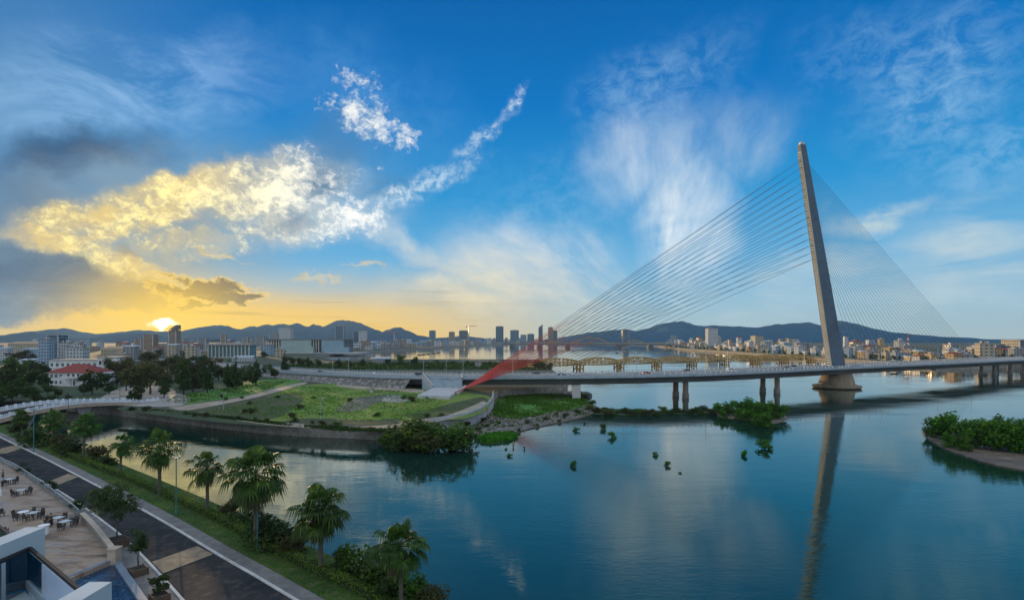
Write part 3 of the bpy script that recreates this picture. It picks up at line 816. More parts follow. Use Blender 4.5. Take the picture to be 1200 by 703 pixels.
mb = MB()
mb.sweep(line, [(-HW, -0.9), (-HW+0.6, -1.3), (HW-0.6, -1.3), (HW, -0.9), (HW, 0.0), (-HW, 0.0)]); 
M_deckc = pmat("deck_concrete", (0.30, 0.355, 0.40, 1), (0.24, 0.29, 0.335, 1), 0.15, 0.8, 0.2, 3.0, c3=(0.18, 0.21, 0.24, 1))
deck = bpart(mb, "deck", [M_deckc], fixn=True)
mb = MB(); mb.sweep(line, [(-8.8, -1.31), (-6.4, -4.3), (6.4, -4.3), (8.8, -1.31)]); bpart(mb, "girder", M_girder, fixn=True)
def wear(d0, d1, dz):
    q = MB(); q.ribbon([p + Vector((0, 0, dz)) for p in offset_path(line, d0)], [p + Vector((0, 0, dz)) for p in offset_path(line, d1)]); return q
bpart(wear(-HW+2.0, HW-2.0, 0.03), "carriageway", M_deck)
for d in (-7.0, -3.6, 3.6, 7.0):
    q = MB(); q.ribbon([p + Vector((0, 0, .055)) for p in offset_path(line, d - .09)], [p + Vector((0, 0, .055)) for p in offset_path(line, d + .09)]); bpart(q, "lane_marking", M_white)
mb = MB(); mb.sweep(line, [(-0.7, 0.0), (0.7, 0.0), (0.6, 0.75), (-0.6, 0.75)]); bpart(mb, "median_barrier", M_conc, fixn=True)
for d in (-HW + 0.25, HW - 0.25):
    P = offset_path(line, d); q = MB()
    q.sweep(P, [(-0.22, 0), (0.22, 0), (0.22, 0.42), (-0.22, 0.42)])
    q.sweep(P, [(-0.09, 1.28), (0.09, 1.28), (0.09, 1.42), (-0.09, 1.42)])
    q.sweep(P, [(-0.05, 0.82), (0.05, 0.82), (0.05, 0.9), (-0.05, 0.9)])
    L = int(path_len(P) / 3.2)
    for p in resample(P, L):
        q.box(p.x-0.2, p.x+0.2, p.y-0.2, p.y+0.2, p.z+0.4, p.z+1.3)
    bpart(q, "railing", M_bluegrey, fixn=True)
for d in (-HW + 2.0, HW - 2.0):
    P = offset_path(line, d); q = MB()
    q.sweep(P, [(-0.15, 0), (0.15, 0), (0.15, 0.55), (-0.15, 0.55)])
    bpart(q, "crash_barrier", M_conc, fixn=True)

def nearest(px):
    return min(range(len(line)), key=lambda i: abs(CX + FPX * line[i].x / line[i].y - px) if line[i].y > 0 else 1e9)
# piers: pairs of round columns with a cross head
for px in (801, 902, 1058, 1157, 1176, 1191, 1214):
    if px == 1058: continue
    i = nearest(px); c = line[i]; t = (line[i+1] - line[i-1]); t.z = 0; t.normalize(); s = Vector((t.y, -t.x, 0))
    zt = c.z - 4.3
    for k in (-4.6, 4.6):
        q = MB(); p = c + s * k
        q.lathe([(1.75, -2), (1.75, 2.2), (1.45, 2.4), (1.45, zt + 0.02)], 16, (p.x, p.y, 0)); bpart(q, "pier", M_concd if px > 1000 else M_concd, smooth=False)
# abutment
i = nearest(679); c = line[i]; t = line[i+1] - line[i-1]; t.z = 0; t.normalize(); s = Vector((t.y, -t.x, 0))
for k in (-7.5, 7.5):
    q = MB(); p = c + s * k
    q.M = Matrix.Translation((p.x, p.y, 0)) @ Matrix.Rotation(math.atan2(t.y, t.x), 4, "Z")
    q.box(-2.0, 2.0, -3.0, 3.0, -0.5, c.z - 4.32)
    bpart(q, "pier", M_conc)
# approach embankment with pale stone facing, from the left up to px ~ 500
a0, a1 = nearest(300), nearest(497)
seg = line[a0:a1+1] if a0 < a1 else line[a1:a0+1]
q = MB(); q.sweep([Vector((p.x, p.y, 0)) for p in seg], [(-HW-4.5, 3.9), (HW+4.5, 3.9), (HW+0.2, 3.9 + 0.01)])
zt = [p.z - 1.32 for p in seg]
q = MB(); vsA = []; 
M_facing = pmat("stone_facing", (0.085, 0.08, 0.07, 1), (0.13, 0.125, 0.11, 1), 0.12, 0.95, 0.7, 1.5, c3=(0.42, 0.43, 0.43, 1))
for sgn in (1, -1):
    A = [p + Vector((0, 0, -1.3)) for p in offset_path(seg, sgn * (HW - 0.5))]
    B = [Vector((p.x, p.y, 3.9)) for p in offset_path(seg, sgn * (HW + 4.5))]
    q.ribbon(A, B)
bpart(q, "embankment", M_facing)

# anchorage: low slab with stair ramp and side walls climbing to the deck (in front of the approach)
q = MB()
sl = [G(489, 466.5, 4), G(527, 468, 4), G(541, 456, 4), G(507, 457.5, 4)]
q.prism([xy(p) for p in sl], 3.8, 5.3); anch = bpart(q, "anchor_slab", M_conc)
i = nearest(528); base_i = i
b0, b1 = G(507, 457.5, 4), G(541, 456, 4)
b0.z = b1.z = 5.3
top0 = offset_path(line, HW)[nearest(511)] if (offset_path(line, HW)[nearest(511)].y < line[nearest(511)].y) else offset_path(line, -HW)[nearest(511)]
top1 = offset_path(line, HW)[nearest(547)] if (offset_path(line, HW)[nearest(547)].y < line[nearest(547)].y) else offset_path(line, -HW)[nearest(547)]
t0_, t1_ = Vector(top0) + Vector((0, 0, 0.1)), Vector(top1) + Vector((0, 0, 0.1))
q = MB(); n = 16; 
for k in range(n):
    ta, tb = k / n, (k + 1) / n
    A0, A1 = b0.lerp(t0_, ta), b1.lerp(t1_, ta); B0, B1 = b0.lerp(t0_, tb), b1.lerp(t1_, tb)
    h = B0.z; low = 4.0
    q.add([(A0.x, A0.y, low), (A1.x, A1.y, low), (B1.x, B1.y, low), (B0.x, B0.y, low), (A0.x, A0.y, h), (A1.x, A1.y, h), (B1.x, B1.y, h), (B0.x, B0.y, h)],
          [(0,3,2,1), (4,5,6,7), (0,1,5,4), (1,2,6,5), (2,3,7,6), (3,0,4,7)])
bpart(q, "stair", M_bluegrey)
for s0, s1 in ((b0, t0_), (b1, t1_)):
    q = MB(); q.bar(s0 + Vector((0, 0, 0.4)), s1 + Vector((0, 0, 0.9)), 0.8, 2.6); bpart(q, "stair_wall", M_conc)

# pylon foot: battered stone drum on a flared fender
q = MB(); q.lathe([(12.9, 0.3), (13.4, 0.9), (13.4, 1.6), (10.6, 2.2)], 40, (PB.x, PB.y, 0)); bpart(q, "fender", M_stone, smooth=False)
q = MB(); q.lathe([(9.9, -3), (9.9, 2.15), (9.5, 4.6), (7.9, 9.0)], 40, (PB.x, PB.y, 0)); bpart(q, "pylon_base", M_stone, smooth=True)
# pylon shaft
PT = Vector((168.6, 322.8, 141.5)); P0 = Vector((199.5, 340.0, 8.95))
yaw = R(4)
ux = Vector((math.cos(yaw), math.sin(yaw), 0)); uy = Vector((-math.sin(yaw), math.cos(yaw), 0))
def section(t):
    c = P0.lerp(PT, t)
    L = 8.6 * (1 - t) + 3.3 * t; Wd = 5.4 * (1 - t) + 3.3 * t
    return c, L, Wd
q = MB(); vs = []; ts = [i / 24 for i in range(25)] + [1.008]
ts[-2] = 0.984
for t in ts:
    c, L, Wd = section(t); ch = 0.35
    for a, b in ((-1, -1), (1, -1), (1, 1), (-1, 1)):
        vs.append(c + ux * a * L / 2 + uy * b * Wd / 2)
fs = [(4*k + j, 4*k + (j+1) % 4, 4*k + 4 + (j+1) % 4, 4*k + 4 + j) for k in range(len(ts) - 1) for j in range(4)]
fs += [(3, 2, 1, 0), tuple(4*(len(ts)-1) + j for j in range(4))]
q.add(vs, fs)
pylon = bpart(q, "pylon", M_pylon, fixn=True)
# ladder of dark openings down the sun-side face: a sunk dark strip crossed by rungs between two raised ribs
c0, L0, W0 = section(0.006); c1, L1, W1 = section(0.976); w = 0.42
q = MB(); q.add([c0 - ux*(L0/2 + .03) - uy*W0*w/2, c0 - ux*(L0/2 + .03) + uy*W0*w/2, c1 - ux*(L1/2 + .03) + uy*W1*w/2, c1 - ux*(L1/2 + .03) - uy*W1*w/2], [(0, 3, 2, 1)])
q.build("access_opening", M_dark, pylon, origin=PB)
M_rib = pmat("pylon_sunlit_tone", (0.72, 0.64, 0.50, 1), (0.62, 0.54, 0.42, 1), 0.1, 0.75, 0.1, 1.5)  # pale warm tone paints sunlight onto the pylon's sun-side ribs
ribs = MB(); nn = 88
for sg in (-1, 1):
    ribs.bar(c0 - ux*(L0/2 + .14) + uy*W0*0.35*sg, c1 - ux*(L1/2 + .14) + uy*W1*0.35*sg, 1.05, 0.5)
for k in range(nn + 1):
    cc, LL, WW = section(0.006 + 0.97 * k / nn)
    p = cc - ux*(LL/2 + .10); ribs.bar(p - uy*WW*.34, p + uy*WW*.34, .35, .62)
ribs.build("ladder_frame", M_rib, pylon, origin=PB)
q = MB(); q.box(PT.x-1.2, PT.x+1.2, PT.y-1.0, PT.y+1.0, PT.z+0.8, PT.z+2.6); q.tube((PT.x, PT.y, PT.z+2.5), (PT.x, PT.y, PT.z+7), 0.12, 0.04, 6); q.build("lightning_rod", M_galv, pylon, origin=PB)

# stays: 15 pairs back to the ground on the left, 30 along the median on the right
def stay(p, q_, r, m, name="stay_cable"):
    mb = MB(); mb.tube(p, q_, r, r, 6, cap=False); return bpart(mb, name, m)
SR = 0.105
fa0, fa1 = G(541, 456.5, 4.6), G(533, 459.5, 5.4)
iR = nearest(600); farp = offset_path(line, HW + 8)[iR]
if farp.y < line[iR].y: farp = offset_path(line, -HW - 8)[iR]
farp = Vector((farp.x - 4, farp.y, 4.0))
ZSHEATH = 29.0
for k in range(15):
    t = 0.945 - 0.425 * k / 14
    c, L, Wd = section(t)
    for side in (-1, 1):
        a = c - ux * L * 0.45 + uy * side * 0.8
        if side < 0: b = fa0.lerp(fa1, k / 14.0) 
        else: b = farp + Vector((-20.0 + 32.0 * k / 14, 1.2 * k / 14, 0))
        if k > 0 and side > 0 and k % 1: continue
        st_ = stay(a, b, SR, M_cable)
        # lower length in a coloured sheath
        zs = ZSHEATH + 1.2 * ((k * 7) % 5 - 2) + (9.0 if k < 3 and side < 0 else 0)
        tt = (zs - b.z) / (a.z - b.z); m_ = b.lerp(a, tt)
        s_ = MB(); s_.tube(b, m_, 0.19 if side < 0 else 0.12, 0.105 if side < 0 else 0.11, 6); s_.build("sheath", M_red if side < 0 else M_brown, st_, origin=None).location = -PB
        if k == 0:
            pass
# concrete cone where the front bundle enters the ground
q = MB(); q.tube(G(533.5, 462.5, 4.0), fa0.lerp(fa1, 0.4) + Vector((3.0, 1.0, 2.0)), 1.3, 0.6, 8); bpart(q, "anchor_cone", M_conc)
i0, i1 = nearest(1146), nearest(1003)
for k in range(30):
    t = 0.935 - 0.43 * k / 29
    c, L, Wd = section(t)
    i = i0 + (i1 - i0) * k / 29; ii = int(i); b = line[ii].lerp(line[min(len(line)-1, ii+1)], i - ii)
    stay(c + ux * L * 0.45, b + Vector((0, 0, 0.7)), 0.095, M_cable)

# ---------------------------------------------------------------- lamps along the bridge and vehicles on it
def lamp_proto(h, m, arm=1.6):
    t = thing("street_lamp", "x", "street lamp")
    q = MB(); q.tube((0, 0, 0), (0, 0, h), 0.13, 0.08, 8); q.tube((0, 0, 0), (0, 0, 0.8), 0.2, 0.2, 8); q.tube((0, 0, h), (arm, 0, h + 0.35), 0.06, 0.05, 6); q.build("pole", m, t)
    q = MB(); q.box(arm - 0.1, arm + 0.6, -0.15, 0.15, h + 0.28, h + 0.42); q.build("lamp_head", m, t)
    return t
LAMPS = []
lampA = lamp_proto(11.0, M_galv)
first = True
for px, side in ((316, 1), (372, -1), (430, 1), (505, 1), (506.5, -1), (553, 1), (600, -1), (660, 1), (736, 1), (740, -1), (805, 1), (871, -1), (925, 1), (1010, 1), (1040, -1), (1080, 1), (1117, 1), (1150, -1), (1162, 1), (1175, -1), (1190, 1)):
    i = nearest(px); c = line[i]; t = (line[i+1] - line[i-1]).normalized(); s = Vector((t.y, -t.x, 0))
    p = c + s * side * (HW - 1.3); rz = math.atan2(-s.y * side, -s.x * side)
    o = lampA if first else copy_thing(lampA, p, rz)
    if first: o.location = p; o.rotation_euler = (0, 0, rz)
    first = False
    LAMPS.append(o)

def paint(name, c, rough=0.3):
    return pmat(name, c, tuple(x * 0.85 for x in c[:3]) + (1,), 2.0, rough, 0.0)
M_glassdark = pmat("dark_glass", (0.02, 0.025, 0.03, 1), None, rough=0.08, spec=0.6)
M_rubber = pmat("rubber", (0.02, 0.02, 0.021, 1), (0.03, 0.03, 0.03, 1), 4.0, 0.8, 0.0)
M_lampw = pmat("lamp_lens", (0.7, 0.7, 0.66, 1), None, rough=0.2)
M_lampr = pmat("red_lens", (0.35, 0.02, 0.02, 1), None, rough=0.2)
def car_proto(name, label, m, van=False):
    t = thing(name, label, "van" if van else "car")
    q = MB(); L, Wd = (2.35, 0.88) if van else (2.15, 0.86)
    prof = [(-L, .35), (-L, .85), (-L+.1, 1.0), (-L+.55, 1.05), (-L+1.1, 1.45), (.35, 1.48), (1.15, 1.0), (L-.15, .86), (L, .65), (L, .35)] if not van else [(-L, .35), (-L, 1.1), (-L+.15, 1.95), (1.2, 1.98), (1.75, 1.15), (L-.1, 1.0), (L, .7), (L, .35)]
    n = len(prof)
    q.add([(x, -Wd, z) for x, z in prof] + [(x, Wd, z) for x, z in prof], [tuple(range(n)), tuple(range(2*n-1, n-1, -1))] + [(i, n+i, n+(i+1) % n, (i+1) % n) for i in range(n)])
    q.build("body", m, t, fixn=True)
    q = MB()
    if van: q.box(-1.9, 1.2, -Wd-.01, Wd+.01, 1.15, 1.7); q.box(1.25, 1.5, -.75, .75, 1.25, 1.8)
    else:
        q.add([(-.95, -Wd-.01, 1.03), (.95, -Wd-.01, 1.03), (.35, -Wd-.01, 1.38), (-.6, -Wd-.01, 1.38), (-.95, Wd+.01, 1.03), (.95, Wd+.01, 1.03), (.35, Wd+.01, 1.38), (-.6, Wd+.01, 1.38)], [(0,1,2,3), (7,6,5,4), (0,4,5,1), (1,5,6,2), (2,6,7,3), (3,7,4,0)])
    q.build("window", M_glassdark, t)
    for x in (-1.3, 1.3):
        for y in (-1, 1):
            w = MB(); w.tube((x, y*Wd*.9 - .1, .33), (x, y*Wd*.9 + .1, .33), .33, .33, 12); w.build("wheel", M_rubber, t)
    for y in (-.6, .6):
        w = MB(); w.box(L-.03, L+.03, y-.18, y+.18, .62, .78); w.build("headlight", M_lampw, t)
        w = MB(); w.box(-L-.02, -L+.03, y-.15, y+.15, .7, .9); w.build("tail_light", M_lampr, t)
    return t
cars = [("parked_car", "small white car crossing the cable stayed bridge above the abutment", (.7,.7,.7,1), 674, 5.0, False), ("car", "dark grey car on the bridge just right of the red stays", (.05,.055,.06,1), 628, -4.6, False),
        ("car", "red car on the bridge deck left of the first river pier", (.35,.03,.03,1), 752, 5.0, False), ("van", "white van on the bridge between the two left pier pairs", (.75,.75,.74,1), 846, 4.7, True),
        ("car", "black car on the bridge short of the pylon", (.02,.02,.022,1), 936, -5.2, False), ("car", "silver car on the bridge right of the pylon", (.45,.46,.47,1), 1030, 5.1, False),
        ("van", "dark blue van on the bridge approach above the stair", (.03,.05,.10,1), 502, 4.9, True), ("car", "pale car on the approach road left of the stair", (.6,.6,.57,1), 446, 5.0, False)]
cars += [("car", "white car on the far lane right of the abutment", (.7,.7,.7,1), 702, -5.0, False), ("car", "silver car on the near lane just left of the pylon", (.4,.41,.42,1), 958, 5.0, False), ("van", "cream van on the deck far right of the pylon", (.6,.55,.42,1), 1096, 5.0, True),
        ("car", "brown car on the far lane above the first river piers", (.12,.07,.05,1), 812, -5.0, False), ("car", "black car on the approach road near its left end", (.02,.02,.02,1), 385, 5.0, False), ("car", "blue car on the near lane between the red stays and the abutment", (.05,.12,.3,1), 655, 5.0, False), ("van", "grey van on the near lane between the second pier pair and the pylon", (.25,.26,.27,1), 912, 5.0, True)]
for nm, lb, c, px, d, van in cars:
    t = car_proto("van" if van else "car", lb, paint("car_paint", c), van)
    i = nearest(px); P = offset_path(line, d); p = P[i]; tt = line[i+1] - line[i-1]
    t.location = (p.x, p.y, p.z + 0.06); t.rotation_euler = (0, 0, math.atan2(tt.y, tt.x) + (math.pi if d < 0 else 0))

# ---------------------------------------------------------------- old yellow truss bridge behind
M_yellow = pmat("old_yellow_paint", (0.40, 0.26, 0.07, 1), (0.30, 0.19, 0.05, 1), 0.2, 0.7, 0.0, c3=(0.20, 0.11, 0.03, 1))
T0, T1 = Vector((20, 487, 0)), Vector((345, 640, 0))
dirT = (T1 - T0).normalized(); LT = (T1 - T0).length; nsp = 8; sp = LT / nsp
truss = thing("truss_bridge", "old yellow steel truss bridge with humped spans behind the main bridge", "bridge", T0, math.atan2(dirT.y, dirT.x))
q = MB(); q.box(-6, LT + 30, -4, 4, 7.6, 8.3); q.build("deck", M_yellow, truss)
for k in range(nsp):
    q = MB(); x0 = k * sp; np_ = 10
    for y in (-4.2, 4.2):
        top = []
        for j in range(np_ + 1):
            u = j / np_; top.append(Vector((x0 + .4 + (sp - .8) * u, y, 9.0 + 3.4 * math.sin(math.pi * u) ** 0.8)))
        for j in range(np_):
            a, b = top[j], top[j+1]
            q.bar(a, b, .8, .9)
            q.bar((a.x, y, 6.7 - 0.7*math.sin(math.pi*j/np_)), (b.x, y, 6.7 - 0.7*math.sin(math.pi*(j+1)/np_)), .8, .8)
            q.bar((a.x, y, 7.0), a, .55, .55)
            q.bar((a.x, y, 7.2) if j % 2 else a, b if j % 2 else (b.x, y, 7.2), .42, .42)
        q.bar((x0+.3, y, 9.4), (x0 + sp-.3, y, 9.4), .25, .3)
    q.build("truss_span", M_yellow, truss)
for k in range(nsp + 1):
    q = MB(); x = k * sp
    for dx in (-3.2, 0, 3.2):
        for y in (-3.2, 3.2): q.tube((x + dx, y, -2), (x + dx, y, 5.9), .75, .6, 8)
    q.box(x-4.6, x+4.6, -4.2, 4.2, 5.7, 6.6); q.box(x-3.6, x+3.6, -3.5, 3.5, 2.6, 3.2)
    for y in (-3.3, 3.3):
        q.bar((x-3.2, y, 0.5), (x, y, 5.6), .4, .4); q.bar((x+3.2, y, 0.5), (x, y, 5.6), .4, .4)
    q.build("pier", M_yellow, truss)

# ---------------------------------------------------------------- far arch bridge
M_archy = pmat("arch_paint", (0.30, 0.24, 0.10, 1), (0.24, 0.19, 0.08, 1), 0.05, 0.6, 0.0)
M_archd = pmat("arch_deck", (0.10, 0.11, 0.12, 1), (0.13, 0.14, 0.15, 1), 0.05, 0.8, 0.0)
YA = 1900.0
arch = thing("arch_bridge", "distant low road bridge with yellow arches across the river mouth", "bridge", (0, YA, 0))
xw = lambda px: (px - CX) * YA / FPX
q = MB(); q.box(xw(588), xw(790), -15, 15, 9, 13.5); q.build("deck", M_archd, arch)
for a, b, h in ((668, 718, 34), (731, 757, 25), (768, 779, 17), (636, 663, 22)):
    q = MB(); n = 20; P = []
    for j in range(n + 1):
        u = j / n; P.append(Vector((xw(a) + (xw(b) - xw(a)) * u, 0, 11 + (h - 11) * math.sin(math.pi * u))))
    for j in range(n): q.bar(P[j], P[j+1], 4.0, 3.0)
    for j in range(2, n - 1, 2): q.bar((P[j].x, 0, 11), P[j], .5, .5)
    q.build("arch", M_archy, arch)
for px in (600, 632, 665, 725, 762, 783):
    q = MB(); x = xw(px); q.box(x-6, x+6, -14, 14, 6, 9.2); q.box(x-9, x+9, -10, 10, -2, 6.1); q.build("pier", M_archd, arch)

# ---------------------------------------------------------------- small concrete bridge over the canal, bottom left
CB0, CB1 = Vector((-167, 170, 0)), Vector((-156, 226, 0))
dC = (CB1 - CB0).normalized(); LC = (CB1 - CB0).length
cbr = thing("road_bridge", "small white balustraded concrete bridge over the canal beside the road", "bridge", CB0, math.atan2(dC.y, dC.x))
def zc(x): u = x / LC; return 4.1 + 2.9 * math.sin(math.pi * min(1, max(0, u)) ** 0.9) * 0.9 + 0.35 * (1 - u) * 0
path = [Vector((x, 0, zc(x))) for x in [LC * k / 24 for k in range(25)]]
path = [Vector((-14, 0, 3.15)), Vector((-6, 0, 3.6))] + path + [Vector((LC + 8, 0, 4.1))]
q = MB(); q.sweep(path, [(-6.4, -1.0), (6.4, -1.0), (6.4, 0.0), (-6.4, 0.0)]); q.build("deck", M_conc, cbr, fixn=True)
q = MB(); q.ribbon([p + Vector((0, 4.2, .03)) for p in path], [p + Vector((0, -4.2, .03)) for p in path]); q.build("carriageway", M_asphalt, cbr)
M_stoneband = pmat("stone_band", (0.42, 0.33, 0.25, 1), (0.33, 0.25, 0.19, 1), 0.6, 0.9, 0.4, 3.0)
M_balu = pmat("white_balustrade", (0.66, 0.70, 0.74, 1), (0.55, 0.60, 0.65, 1), 0.5, 0.7, 0.0)
for y in (-6.2, 6.2):
    pp = [p + Vector((0, y, 0)) for p in path[1:]]
    q = MB(); q.sweep([p + Vector((0, 0.25 * (1 if y > 0 else -1), 0)) for p in pp], [(-.22, -1.15), (.22, -1.15), (.22, .12), (-.22, .12)]); q.build("edge_beam", M_stoneband, cbr, fixn=True)
    q = MB()
    q.sweep(pp, [(-.16, .12), (.16, .12), (.16, .34), (-.16, .34)])
    q.sweep(pp, [(-.13, .95), (.13, .95), (.13, 1.12), (-.13, 1.12)])
    L = int(path_len(pp) / 2.6); P = resample(pp, L)
    for k, p in enumerate(P):
        q.box(p.x-.24, p.x+.24, p.y-.24, p.y+.24, p.z, p.z+1.38)
        if k < L - 1:
            for j in range(1, 5):
                m_ = p.lerp(P[k+1], j / 5); q.box(m_.x-.11, m_.x+.11, m_.y-.09, m_.y+.09, m_.z+.3, m_.z+1.0)
    q.build("balustrade", M_balu, cbr, fixn=True)
for x in (13, 33):
    q = MB(); q.box(x-1.0, x+1.0, -5.6, 5.6, -2, 3.3); 
    for s in (-1, 1):
        q.add([(x-1.05, s*5.65, 1.2), (x+1.05, s*5.65, 1.2), (x+3.2, s*5.65, zc(x)-1.02), (x-3.2, s*5.65, zc(x)-1.02), (x-1.05, s*4.9, 1.2), (x+1.05, s*4.9, 1.2), (x+3.2, s*4.9, zc(x)-1.02), (x-3.2, s*4.9, zc(x)-1.02)], [(0,1,2,3), (7,6,5,4), (0,4,5,1), (1,5,6,2), (2,6,7,3), (3,7,4,0)])
    q.build("pier", M_concd, cbr, fixn=True)
q = MB(); q.box(-6, 1.5, -6.3, 6.3, -1, 2.6); q.build("abutment", M_concd, cbr)

# ---------------------------------------------------------------- curved retaining wall by the mud flat
W_ = catmull([G(x, y, 1.0) for x, y in ((505, 505), (525, 500.5), (540, 497.5), (553, 493.5), (564, 488), (572, 482), (576.4, 475), (577.5, 467))], 5)
q = MB(); q.sweep([Vector((p.x, p.y, 0)) for p in W_], [(-.05, -.5), (.75, -.5), (.45, 4.9), (-.05, 4.9)])
cw = q.build("retaining_wall", pmat("grey_wall", (0.40, 0.42, 0.42, 1), (0.28, 0.30, 0.30, 1), 0.25, 0.85, 0.3, 1.0, c3=(0.20, 0.21, 0.19, 1)), fixn=True)
tag(cw, "curved grey concrete wall above the mud flat below the red stays", "wall")
# painted mark on its face
i = int(len(W_) * 0.66); p = W_[i]; t = (W_[i+1] - W_[i-1]).normalized(); s = Vector((t.y, -t.x, 0))
M_gy = pmat("yellow_paint", (0.55, 0.42, 0.06, 1), None); M_gr = pmat("red_paint", (0.45, 0.10, 0.06, 1), None)
c = Vector((p.x, p.y, 2.9)) + s * .80
q = MB(); 
for k, (m_, rr) in enumerate(((0, 1.5), (1, .8))):
    vs = []
    for j in range(18):
        a = 2 * math.pi * j / 18; r = rr * (1 + .22 * math.sin(5 * a))
        vs.append(c + s * (.012 * k) + t * math.cos(a) * r + Vector((0, 0, math.sin(a) * r * .9)))
    q.add(vs, [tuple(range(18))], m_)
gm = q.build("graffiti", [M_gy, M_gr], None); gm.parent = cw
# ---------------------------------------------------------------- plants
M_leafA = leafmat("leaf_green", (0.018, 0.048, 0.005, 1), (0.062, 0.135, 0.010, 1), (0.140, 0.220, 0.022, 1))
M_leafD = leafmat("leaf_dark", (0.010, 0.025, 0.004, 1), (0.034, 0.072, 0.009, 1), (0.080, 0.130, 0.018, 1))
M_leafO = leafmat("leaf_olive", (0.028, 0.032, 0.009, 1), (0.065, 0.068, 0.018, 1), (0.10, 0.090, 0.026, 1))
M_leafM = leafmat("leaf_mangrove", (0.012, 0.055, 0.004, 1), (0.065, 0.205, 0.008, 1), (0.170, 0.345, 0.016, 1))
M_leafP = leafmat("leaf_palm", (0.010, 0.032, 0.004, 1), (0.036, 0.088, 0.009, 1), (0.130, 0.200, 0.022, 1), trans=0.3)
M_leafH = leafmat("leaf_hedge", (0.022, 0.066, 0.006, 1), (0.085, 0.185, 0.012, 1), (0.22, 0.32, 0.035, 1))
M_leafDead = leafmat("leaf_dead", (0.050, 0.036, 0.016, 1), (0.095, 0.072, 0.034, 1), (0.150, 0.115, 0.060, 1), trans=0.2)
M_bark = pmat("bark", (0.085, 0.070, 0.055, 1), (0.05, 0.042, 0.034, 1), 1.2, 0.95, 0.8, 6.0)
M_barkp = pmat("palm_bark", (0.11, 0.095, 0.075, 1), (0.07, 0.06, 0.05, 1), 2.0, 0.95, 0.9, 8.0)

def leafquad(mb, c, n, up, L, Wd):
    s = n.cross(up)
    if s.length < 1e-3: s = Vector((1, 0, 0))
    s.normalize(); u = s.cross(n).normalized()
    b = len(mb.v)
    bend = n * (-0.18 * L)
    mb.v += [tuple(c - u*L*.5 + bend*.6), tuple(c + s*Wd*.5), tuple(c + u*L*.5 + bend), tuple(c - s*Wd*.5)]
    mb.f.append((b, b+1, b+2, b+3)); mb.m.append(0)

def leaves(blobs, n, size, rnd, gap=0.0, inner=0.35, aspect=0.7):
    """leaf clumps through the volume of several ellipsoid lobes, densest near their skin; lobes carry sub-clumps so the outline is ragged"""
    mb = MB()
    wts = [b[1][0]*b[1][1]*b[1][2] for b in blobs]
    subs = []
    for (c, r), w in zip(blobs, wts):
        for _ in range(max(5, int(26 * (w / max(wts)) ** 0.6))):
            d = Vector((rnd.gauss(0,1), rnd.gauss(0,1), rnd.gauss(0,1))).normalized()
            rr = rnd.uniform(0.55, 1.02)
            subs.append((Vector(c) + Vector((d.x*r[0], d.y*r[1], d.z*r[2])) * rr, min(r) * rnd.uniform(0.22, 0.48), d))
    for _ in range(n):
        if rnd.random() < inner:
            c, r = rnd.choices(blobs, wts)[0]
            d = Vector((rnd.gauss(0,1), rnd.gauss(0,1), rnd.gauss(0,1))).normalized()
            p = Vector(c) + Vector((d.x*r[0], d.y*r[1], d.z*r[2])) * rnd.uniform(0.3, 0.95)
        else:
            sc, sr, sd = rnd.choice(subs)
            d = Vector((rnd.gauss(0,1), rnd.gauss(0,1), rnd.gauss(0,.8))).normalized()
            p = sc + d * sr * rnd.random() ** 0.5
            d = (d + sd * 0.7).normalized()
        nrm = (d + Vector((rnd.uniform(-.6,.6), rnd.uniform(-.6,.6), rnd.uniform(-.1,1.0)))).normalized()
        upv = Vector((rnd.gauss(0,1), rnd.gauss(0,1), rnd.gauss(0,1)))
        L = size * rnd.uniform(0.6, 1.3)
        leafquad(mb, p, nrm, upv, L, L * aspect)
    return mb

def trunk_mb(h, r, rnd, limbs=5, spread=2.0, top=None):
    mb = MB(); pts = [Vector((0, 0, -0.3))]
    for k in range(1, 5): pts.append(Vector((rnd.uniform(-.12,.12)*k, rnd.uniform(-.12,.12)*k, h * k / 4)))
    for k in range(4): mb.tube(pts[k], pts[k+1], r * (1 - .17*k), r * (1 - .17*(k+1)), 7, cap=False)
    for k in range(limbs):
        a = 2*math.pi*k/limbs + rnd.uniform(-.4,.4); p = pts[2].lerp(pts[4], rnd.random())
        q1 = p + Vector((math.cos(a)*spread*.5, math.sin(a)*spread*.5, h*.22)); q2 = q1 + Vector((math.cos(a)*spread*.6, math.sin(a)*spread*.6, h*.25))
        mb.tube(p, q1, r*.42, r*.28, 5, cap=False); mb.tube(q1, q2, r*.28, r*.10, 5, cap=False)
    return mb

